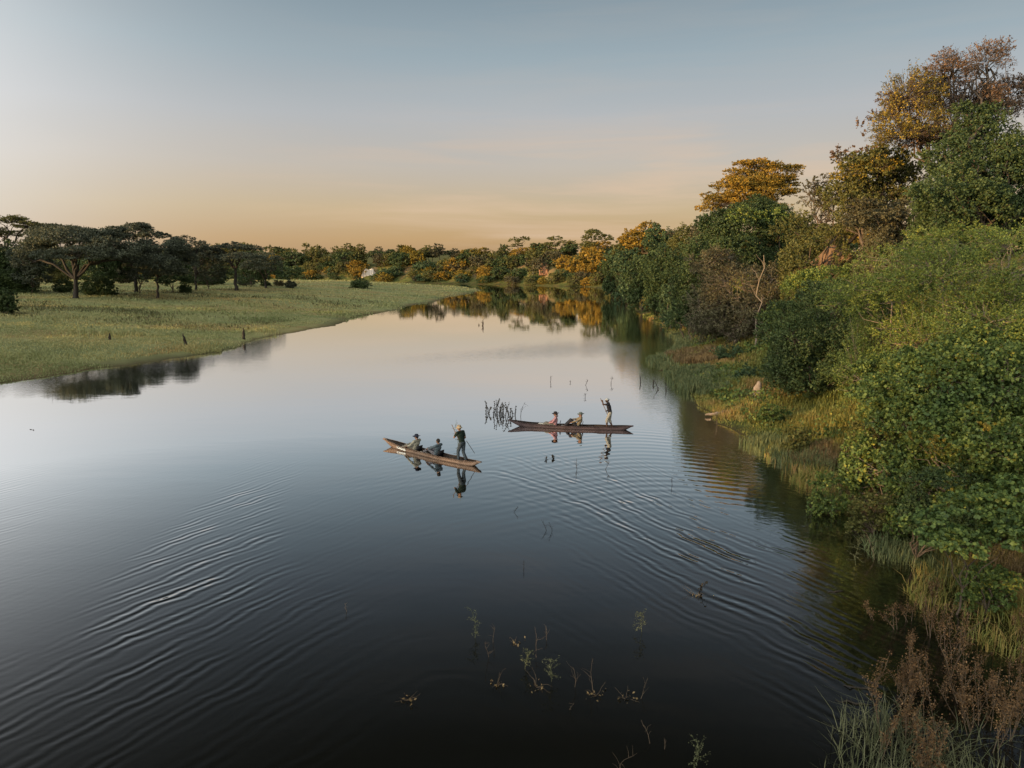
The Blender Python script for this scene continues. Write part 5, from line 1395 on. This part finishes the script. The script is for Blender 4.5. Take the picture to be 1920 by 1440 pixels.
def person(label, pose, loc, rz, skin, shirt, trousers, hat=None, hair=None, sleeve=.55, legs='long', group=None, headturn=0.0, pole=None, ponytail=False, vox=.0075, shoes=None, hand_at=(.95, .72)):
    """local +x forwards, +y to the figure's left"""
    root = thing('person', label, 'person', loc, rz, group)
    S = Sculpt(); C = Sculpt(); T = Sculpt()
    if pose == 'pole':
        hipc = np.array([-.02, 0, .93]); chest = np.array([.06, 0, 1.27]); neck = np.array([.11, 0, 1.46]); hc = np.array([.155, 0, 1.60])
        hip = [np.array([-.02, .095, .90]), np.array([-.02, -.095, .90])]
        ankle = [np.array([.13, .10, .085]), np.array([-.17, -.09, .085])]
        knee = [ik(hip[i], ankle[i], .43, .42, (1, 0, 0))[0] for i in (0, 1)]
        footd = [np.array([1, .12, 0]), np.array([1, -.18, 0])]
        sh = [np.array([.10, .185, 1.40]), np.array([.07, -.185, 1.40])]
        p0, p1 = pole; pd = unit(p1 - p0)
        tgt = [p0 + (p1 - p0) * hand_at[0], p0 + (p1 - p0) * hand_at[1]]            # left hand high, right hand low
    else:
        lb = pose.get('lean', -.10)
        hipc = np.array([0, 0, .13]); chest = np.array([lb * .8, 0, .45]); neck = np.array([lb, 0, .64]); hc = np.array([lb + .03, 0, .78])
        hip = [np.array([.02, .095, .12]), np.array([.02, -.095, .12])]
        kx, kz = pose.get('knee', (.42, .36))
        knee = [np.array([kx, .11, kz]), np.array([kx + .03, -.11, kz])]
        ankle = [np.array([kx + .36, .10, .10]), np.array([kx + .38, -.09, .10])]
        footd = [np.array([1, .1, .35]), np.array([1, -.1, .35])]
        sh = [np.array([lb * .95, .185, .585]), np.array([lb * .95, -.185, .585])]
        tgt = [np.array(v) for v in pose['hands']]
    side = np.array([0, 1., 0])
    # body
    S.cap(hipc, hipc * .55 + chest * .45, .105, .095, side, 1.42); S.cap(hipc * .5 + chest * .5, chest, .095, .105, side, 1.45)
    S.cap(chest, neck - np.array([0, 0, .06]), .105, .065, side, 1.65)
    S.cap(neck - np.array([.01, 0, .06]), hc - np.array([.015, 0, .06]), .056, .052)
    for i in (0, 1):
        sg = 1 if i == 0 else -1
        S.cap(neck - np.array([.01, 0, .05]) + side * sg * .06, sh[i], .055, .058)
        S.cap(hip[i], knee[i], .088, .056); S.cap(knee[i], knee[i] * .55 + ankle[i] * .45, .054, .056); S.cap(knee[i] * .6 + ankle[i] * .4, ankle[i], .057, .037)
        fd = unit(footd[i]); heel = ankle[i] - fd * .05 - np.array([0, 0, .045]); toe = ankle[i] + fd * .16 - np.array([0, 0, .055])
        S.cap(heel, toe, .036, .028, np.cross([0, 0, 1.], fd), 1.3); S.cap(ankle[i], ankle[i] + fd * .07 - np.array([0, 0, .035]), .037, .032)
    hints = pose.get('hint', [(-.2, 1, -.8), (-.2, -1, -.8)]) if isinstance(pose, dict) else [(-.25, .8, -.9), (-.9, -.9, -.3)]
    elb = []; wr = []
    for i in (0, 1):
        if pose == 'pole':
            c = tgt[i]; tow = unit(sh[i] - c); tow = unit(tow - pd * (tow @ pd)); w = c + tow * .075
        else: w = tgt[i]
        e, w = ik(sh[i], w, .29, .255, hints[i]); elb.append(e); wr.append(w)
        S.cap(sh[i], e, .052, .040); S.cap(e, e * .6 + w * .4, .041, .040); S.cap(e * .7 + w * .3, w, .040, .026)
        if pose == 'pole': grip_hand(S, w, c, pd)
        else: rest_hand(S, w, (w - e) + np.array([.15, 0, -.05]), (0, 0, -1), (0, -1 if i == 0 else 1, 0))
    hf = (math.cos(headturn), math.sin(headturn), -.10)
    f, l, u = head(S, hc, hf, (0.05, 0, 1), None)
    link('body', S.bake('body', vox, skin), root)
    # shirt
    C.cap(hipc - np.array([0, 0, .05]) if pose == 'pole' else hipc, hipc * .55 + chest * .45, .122, .116, side, 1.42, round_a=False)
    C.cap(hipc * .5 + chest * .5, chest, .117, .124, side, 1.45); C.cap(chest, neck - np.array([0, 0, .055]), .124, .078, side, 1.65)
    C.cap(neck - np.array([0, 0, .05]), neck + np.array([.0, 0, .0]), .068, .062, round_b=False)
    for i in (0, 1):
        sg = 1 if i == 0 else -1
        C.cap(neck - np.array([.01, 0, .05]) + side * sg * .06, sh[i], .068, .073)
        q = min(sleeve, 1.0) if sleeve <= 1 else 1.0
        C.cap(sh[i], sh[i] * (1 - q) + elb[i] * q, .070, .066 - .012 * q, round_b=sleeve > 1)
        if sleeve > 1: C.cap(elb[i], elb[i] * .12 + wr[i] * .88, .054, .042, round_b=False)
    link('shirt', C.bake('shirt', .011, shirt, 2), root)
    # trousers
    T.cap(hipc + (chest - hipc) * .12, hipc - np.array([0, 0, .03]) if pose == 'pole' else hipc, .124 * .94, .118, side, 1.40, round_a=False)
    for i in (0, 1):
        T.cap(hip[i], knee[i], .106, .078)
        if legs == 'long': T.cap(knee[i], knee[i] * .08 + ankle[i] * .92, .077, .060, round_b=False)
        else: T.cap(knee[i], knee[i] * .70 + ankle[i] * .30, .082, .086, round_b=False)
    link('trousers', T.bake('trousers', .011, trousers, 2), root)
    if shoes:
        for i in (0, 1):
            Q = Sculpt(); fd = unit(footd[i]); Q.cap(ankle[i] - fd * .055 - np.array([0, 0, .045]), ankle[i] + fd * .17 - np.array([0, 0, .052]), .045, .037, np.cross([0, 0, 1.], fd), 1.25)
            Q.cap(ankle[i] + np.array([0, 0, .02]), ankle[i] - np.array([0, 0, .03]), .047, .046, round_a=False)
            link('shoe', Q.bake('shoe', .010, shoes, 1), root)
    for sg in (1, -1):
        E = Sculpt(); E.ell(hc + f * .083 + l * .030 * sg + u * .002, (.009, .012, .008), frame(hf)); me = bpy.data.meshes.new('eye')
        me.from_pydata([tuple(v) for v in E.V], [], E.F); me.materials.append(EYEM); link('eye', me, root)
    M = frame(hf, (0.05, 0, 1))
    if hair is not None:
        Hh = Sculpt(); Hh.ell(hc + u * .034 - f * .020, (.098, .084, .094), M); Hh.ell(hc - f * .048 - u * .010, (.056, .074, .070), M)
        if ponytail: Hh.cap(hc - f * .095 + u * .0, hc - f * .125 - u * .12, .030, .022); Hh.cap(hc - f * .125 - u * .12, hc - f * .115 - u * .20, .022, .010)
        link('hair', Hh.bake('hair', .010, hair, 2), root)
    if hat:
        kind, hm, band = hat
        prof = {'bucket': [(.0, .150), (.060, .146), (.085, .120), (.096, .070), (.102, .052), (.130, .028), (.150, .010), (.148, .004), (.100, .036), (.094, .046)],
                'brim':   [(.0, .146), (.045, .150), (.078, .138), (.088, .110), (.098, .062), (.104, .052), (.150, .046), (.182, .050), (.184, .044), (.150, .038), (.100, .040), (.094, .046)],
                'cap':    [(.0, .142), (.050, .134), (.084, .104), (.100, .062), (.102, .040), (.098, .040), (.080, .060)]}[kind]
        ns = 28; Vv = []; Ff = []
        for rr, zz in prof:
            for j in range(ns):
                a = 2 * math.pi * j / ns
                dz = 0.010 * math.cos(2 * a) * (rr > .12)
                p = hc + f * (math.cos(a) * rr * 1.10 - .006) + l * math.sin(a) * rr * .94 + u * (zz + dz - .012)
                Vv.append(p)
        for i in range(len(prof) - 1):
            for j in range(ns):
                j2 = (j + 1) % ns; Ff.append((i * ns + j, (i + 1) * ns + j, (i + 1) * ns + j2, i * ns + j2))
        hme = mesh_np('hat', Vv, Ff, hm, smooth=True); ho = link('hat', hme, root)
        if band:
            Bv, Bf = [], []
            for zz in (.056, .078):
                for j in range(ns):
                    a = 2 * math.pi * j / ns; rr = .1015 if zz < .06 else .0985
                    Bv.append(hc + f * (math.cos(a) * rr * 1.10 - .006) + l * math.sin(a) * rr * .94 + u * (zz - .012))
            for j in range(ns): Bf.append((j, (j + 1) % ns, ns + (j + 1) % ns, ns + j))
            link('hat_band', mesh_np('hat_band', Bv, Bf, band, smooth=True), ho)
        if kind == 'cap':    # visor pushed out at one side
            vv = []; ff = []
            vd = -f * .55 - l * .8 if True else f
            vd = unit(vd); vs_ = np.cross(u, vd)
            for i in range(9):
                a = R(-62 + i * 15.5)
                for rr, zz in ((.094, .040), (.178, .030), (.178, .024), (.094, .034)):
                    vv.append(hc + vd * math.cos(a) * rr + vs_ * math.sin(a) * rr * .85 + u * (zz - .006))
            for i in range(8):
                for j in range(4):
                    j2 = (j + 1) % 4; ff.append((i * 4 + j, i * 4 + j2, (i + 1) * 4 + j2, (i + 1) * 4 + j))
            link('visor', mesh_np('visor', vv, ff, hm, smooth=True), ho)
    return root

WOODA = wood_mat('canoe_wood_tan', (.30, .215, .165), (.16, .105, .078))
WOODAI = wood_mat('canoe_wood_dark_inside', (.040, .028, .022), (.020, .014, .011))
WOODB = wood_mat('canoe_wood_plum', (.105, .076, .080), (.055, .038, .042))
POLEM = plain_mat('pole_wood', (.20, .15, .11), (.10, .07, .05), 12, .7)
SEATM = plain_mat('seat_plastic', (.018, .018, .022), (.012, .012, .015), 12, .5)

canoeA, rzA, LA, atA, profA = dugout('dugout_canoe', 'tan wooden dugout canoe with a white plate near its bow, nearest the viewer', G(722, 823, .33), G(898, 866, .22), .66, WOODA, WOODAI, 3)
canoeB, rzB, LB_, atB, profB = dugout('dugout_canoe', 'plum brown wooden dugout canoe farther off, bow towards the dark reeds', G(957, 788, .33), G(1183, 799, .22), .62, WOODB, WOODAI, 8)
# white plate on the near canoe's left side: dark round emblem and two faint grey lines
def hull_side(prof, L, x, z):
    s, half, rim, wander = prof; u = x / (L / 2)
    hf = np.interp(u, s, half); rm = np.interp(u, s, rim); w = np.interp(u, s, wander)
    kl = -.16 + .42 * max(0, (u - .70) / .30) ** 1.3
    q = np.clip((rm - z) / (rm - kl), 0, 1) ** (1 / .75)      # |cos|
    return w + abs(math.sin(math.acos(q))) ** .8 * hf
xs = np.linspace(1.35, 2.02, 12); PL = []
for zz in (.045, .165):
    for x in xs: PL.append((x, hull_side(profA, LA, x, zz) + .022, zz + .05 * (x - 1.35)))
n_ = len(xs)
PLm = plain_mat('white_plate', (.60, .59, .56), (.54, .53, .50), 10, .5)
Fp = [(i, i + 1, n_ + i + 1, n_ + i) for i in range(n_ - 1)]
PLt = [(x, y_ + .007, z_) for x, y_, z_ in PL]
Vp = PL + PLt; N2 = 2 * n_
Fp = [tuple(reversed(f)) for f in Fp] + [tuple(i + N2 for i in f) for f in Fp] + [(i, i + N2, i + 1 + N2, i + 1) for i in range(n_ - 1)] + [(n_ + i, n_ + i + 1, n_ + i + 1 + N2, n_ + i + N2) for i in range(n_ - 1)]
plate = link('name_plate', mesh_np('name_plate', Vp, Fp, PLm), canoeA)
def on_plate(x, v, lift=.004):
    y0 = np.interp(x, xs, [p[1] for p in PLt[:n_]]); y1 = np.interp(x, xs, [p[1] for p in PLt[n_:]])
    return (x, y0 * (1 - v) + y1 * v + lift, .045 * (1 - v) + .165 * v + .05 * (x - 1.35))
GREYM = plain_mat('print_grey', (.46, .47, .46), (.42, .43, .42), 10, .6); DARKM = plain_mat('print_dark', (.06, .05, .08), (.05, .04, .06), 10, .6)
cx_ = 1.90
ring = [on_plate(cx_ + .042 * math.cos(a), .58 + .30 * math.sin(a)) for a in np.linspace(0, 2 * math.pi, 16, endpoint=False)]
mm = bpy.data.meshes.new('emblem'); mm.from_pydata([tuple(map(float, p)) for p in ring], [], [tuple(range(16))]); mm.materials.append(DARKM); link('emblem', mm, plate)
Vt, Ft = [], []
rngp = np.random.RandomState(4)
for (v0, xa, xb) in ((.66, 1.80, 1.46), (.47, 1.79, 1.50), (.30, 1.74, 1.56)):
    x = xa
    while x > xb:
        w = rngp.uniform(.012, .026); k0 = len(Vt)
        Vt += [on_plate(x, v0), on_plate(x - w, v0), on_plate(x - w, v0 + .10), on_plate(x, v0 + .10)]; Ft.append((k0, k0 + 1, k0 + 2, k0 + 3)); x -= w + .008
link('lettering', mesh_np('lettering', Vt, Ft, GREYM), plate)

def pole_obj(at, x, label, p0, p1, off):
    """p0 low end, p1 top end, both in the poler's local frame; object placed in the canoe's frame"""
def local_to_world(at, x, y, z, p): return at(x + p[0], y + p[1], z + p[2])

P0 = np.array([-.62, -.42, -.95]); P1 = np.array([.52, .10, 1.72])
def poler(at, rz, x, z, **kw):
    loc = at(x, 0, z)
    root = person(pose='pole', loc=loc, rz=rz, pole=(P0, P1), **kw)
    return loc
fl = .03
xsA = {'p1': .155 * LA, 'p2': -.075 * LA, 'pole': -.335 * LA}
poler(atA, rzA, xsA['pole'], fl, label='standing poler of the near canoe in dark green shirt and beige bucket hat', skin=SK_TAN,
      shirt=cloth_mat('shirt_dark_green', (.018, .028, .022)), trousers=cloth_mat('trousers_blue_grey', (.055, .07, .085)), hat=('bucket', cloth_mat('hat_beige', (.29, .235, .165)), None), hair=HAIRB, sleeve=.75, legs='long', hand_at=(.86, .70))
poler(atB, rzB, -.325 * LB_, fl, label='standing poler of the far canoe in black shirt, pale shorts and grey cap', skin=SK_BLACK,
      shirt=cloth_mat('shirt_black', (.022, .022, .028)), trousers=cloth_mat('shorts_pale', (.27, .26, .23)), hat=('cap', cloth_mat('cap_grey', (.32, .35, .38)), None), hair=HAIRB, sleeve=.5, legs='short')
def make_pole(at, x, label):
    a = at(x + P0[0], P0[1], fl + P0[2]); b = at(x + P1[0], P1[1], fl + P1[2])
    q = np.linspace(0, 1, 7)[:, None]
    P = a * (1 - q) + b * q
    V, F = tubes([(P - a, np.array([.019, .019, .019, .018, .018, .017, .015]))], 8)
    tag(link('canoe_pole', mesh_np('canoe_pole', V, F, POLEM, smooth=True), loc=a), label, 'pole')
make_pole(atA, xsA['pole'], 'long wooden pole held by the man in the beige bucket hat')
make_pole(atB, -.325 * LB_, 'long wooden pole held by the man in the grey cap')
a = atA(xsA['pole'] - .20, -.10, 1.05); b = atA(xsA['pole'] - .42, -.42, .42)
V, F = tubes([(np.array([a, a * .5 + b * .5, b]) - a, np.array([.014, .014, .012]))], 6)
tag(link('short_stick', mesh_np('short_stick', V, F, BARKD, smooth=True), loc=a), 'short dark stick slung behind the hip of the man in the bucket hat', 'stick')

def folding_seat(at, rz, x, label):
    root = thing('folding_chair', label, 'seat', at(x, 0, -.02), rz, 'low black chairs in the canoes')
    link('seat', box_mesh('seat', (-.16, -.19, .0), (.20, .19, .045), SEATM), root)
    bk = box_mesh('backrest', (-.03, -.20, .05), (.0, .20, .40), SEATM)
    o = link('backrest', bk, root, (-.16, 0, 0)); o.rotation_euler = (0, R(-14), 0)
    return root
BEIGE = cloth_mat('shirt_cream', (.29, .28, .23)); BLUEG = cloth_mat('shirt_blue_grey', (.085, .115, .14)); PINK = cloth_mat('shirt_pink_check', (.36, .13, .15), (.28, .21, .22), 26); KHAKI = cloth_mat('shirt_khaki', (.20, .165, .115))
DKTR = cloth_mat('trousers_dark', (.028, .030, .038)); GRTR = cloth_mat('trousers_grey', (.12, .12, .14)); LTTR = cloth_mat('trousers_light', (.16, .15, .13))
SHOE = cloth_mat('shoes_pale', (.35, .33, .31))
person('seated passenger in the near canoe in a cream shirt and dark navy sun hat', {'lean': -.14, 'knee': (.44, .30), 'hands': [(.26, .27, .30), (.30, -.15, .36)]}, atA(xsA['p1'], 0, fl - .02), rzA, SK_LIGHT, BEIGE, LTTR,
       hat=('brim', cloth_mat('hat_navy', (.022, .026, .045)), None), hair=HAIRB, sleeve=1.5, shoes=SHOE, headturn=.25)
folding_seat(atA, rzA, xsA['p1'] - .04, 'low black seat behind the passenger in the navy hat')
person('bareheaded dark-haired passenger in a blue-grey shirt seated in the middle of the near canoe', {'lean': -.14, 'knee': (.42, .35), 'hands': [(.40, .20, .36), (.42, -.14, .38)]}, atA(xsA['p2'], 0, fl - .02), rzA, SK_TAN, BLUEG, GRTR,
       hat=None, hair=HAIRB, sleeve=1.5, shoes=SHOE)
folding_seat(atA, rzA, xsA['p2'] - .04, 'low black seat behind the bareheaded passenger')
person('woman in pink checked shirt and dark hat seated in the far canoe', {'lean': -.05, 'knee': (.46, .24), 'hands': [(.32, .16, .28), (.32, -.12, .28)]}, atB(.125 * LB_, 0, fl - .03), rzB, SK_LIGHT, PINK, LTTR,
       hat=('brim', cloth_mat('hat_black', (.025, .022, .024)), None), hair=HAIRR, sleeve=1.5, ponytail=True, shoes=SHOE, headturn=.1)
folding_seat(atB, rzB, .125 * LB_ - .04, 'low black seat behind the woman in the pink shirt')
person('passenger with raised dark knees in khaki shirt, middle of the far canoe', {'lean': -.20, 'knee': (.36, .45), 'hands': [(.44, .25, .30), (.30, -.14, .47)]}, atB(-.062 * LB_, 0, fl - .02), rzB, SK_LIGHT, KHAKI, DKTR,
       hat=('brim', cloth_mat('hat_grey_green', (.10, .125, .12)), cloth_mat('band_dark', (.03, .03, .03))), hair=HAIRR, sleeve=1.5, shoes=SHOE)
folding_seat(atB, rzB, -.062 * LB_ - .04, 'low black seat behind the passenger in the khaki shirt')
# bundle lying in the bow of the far canoe
S_ = Sculpt(); S_.cap((0, 0, 0), (.34, .03, .02), .06, .045, (0, 1, 0), 1.8)
bg = S_.bake('cloth_bundle', .012, cloth_mat('bundle_grey', (.40, .42, .42)), 2)
tag(link('cloth_bundle', bg, loc=atB(.205 * LB_, .02, .20)), 'pale rolled cloth lying in front of the woman in the far canoe', 'bundle').rotation_euler = (0, 0, rzB)
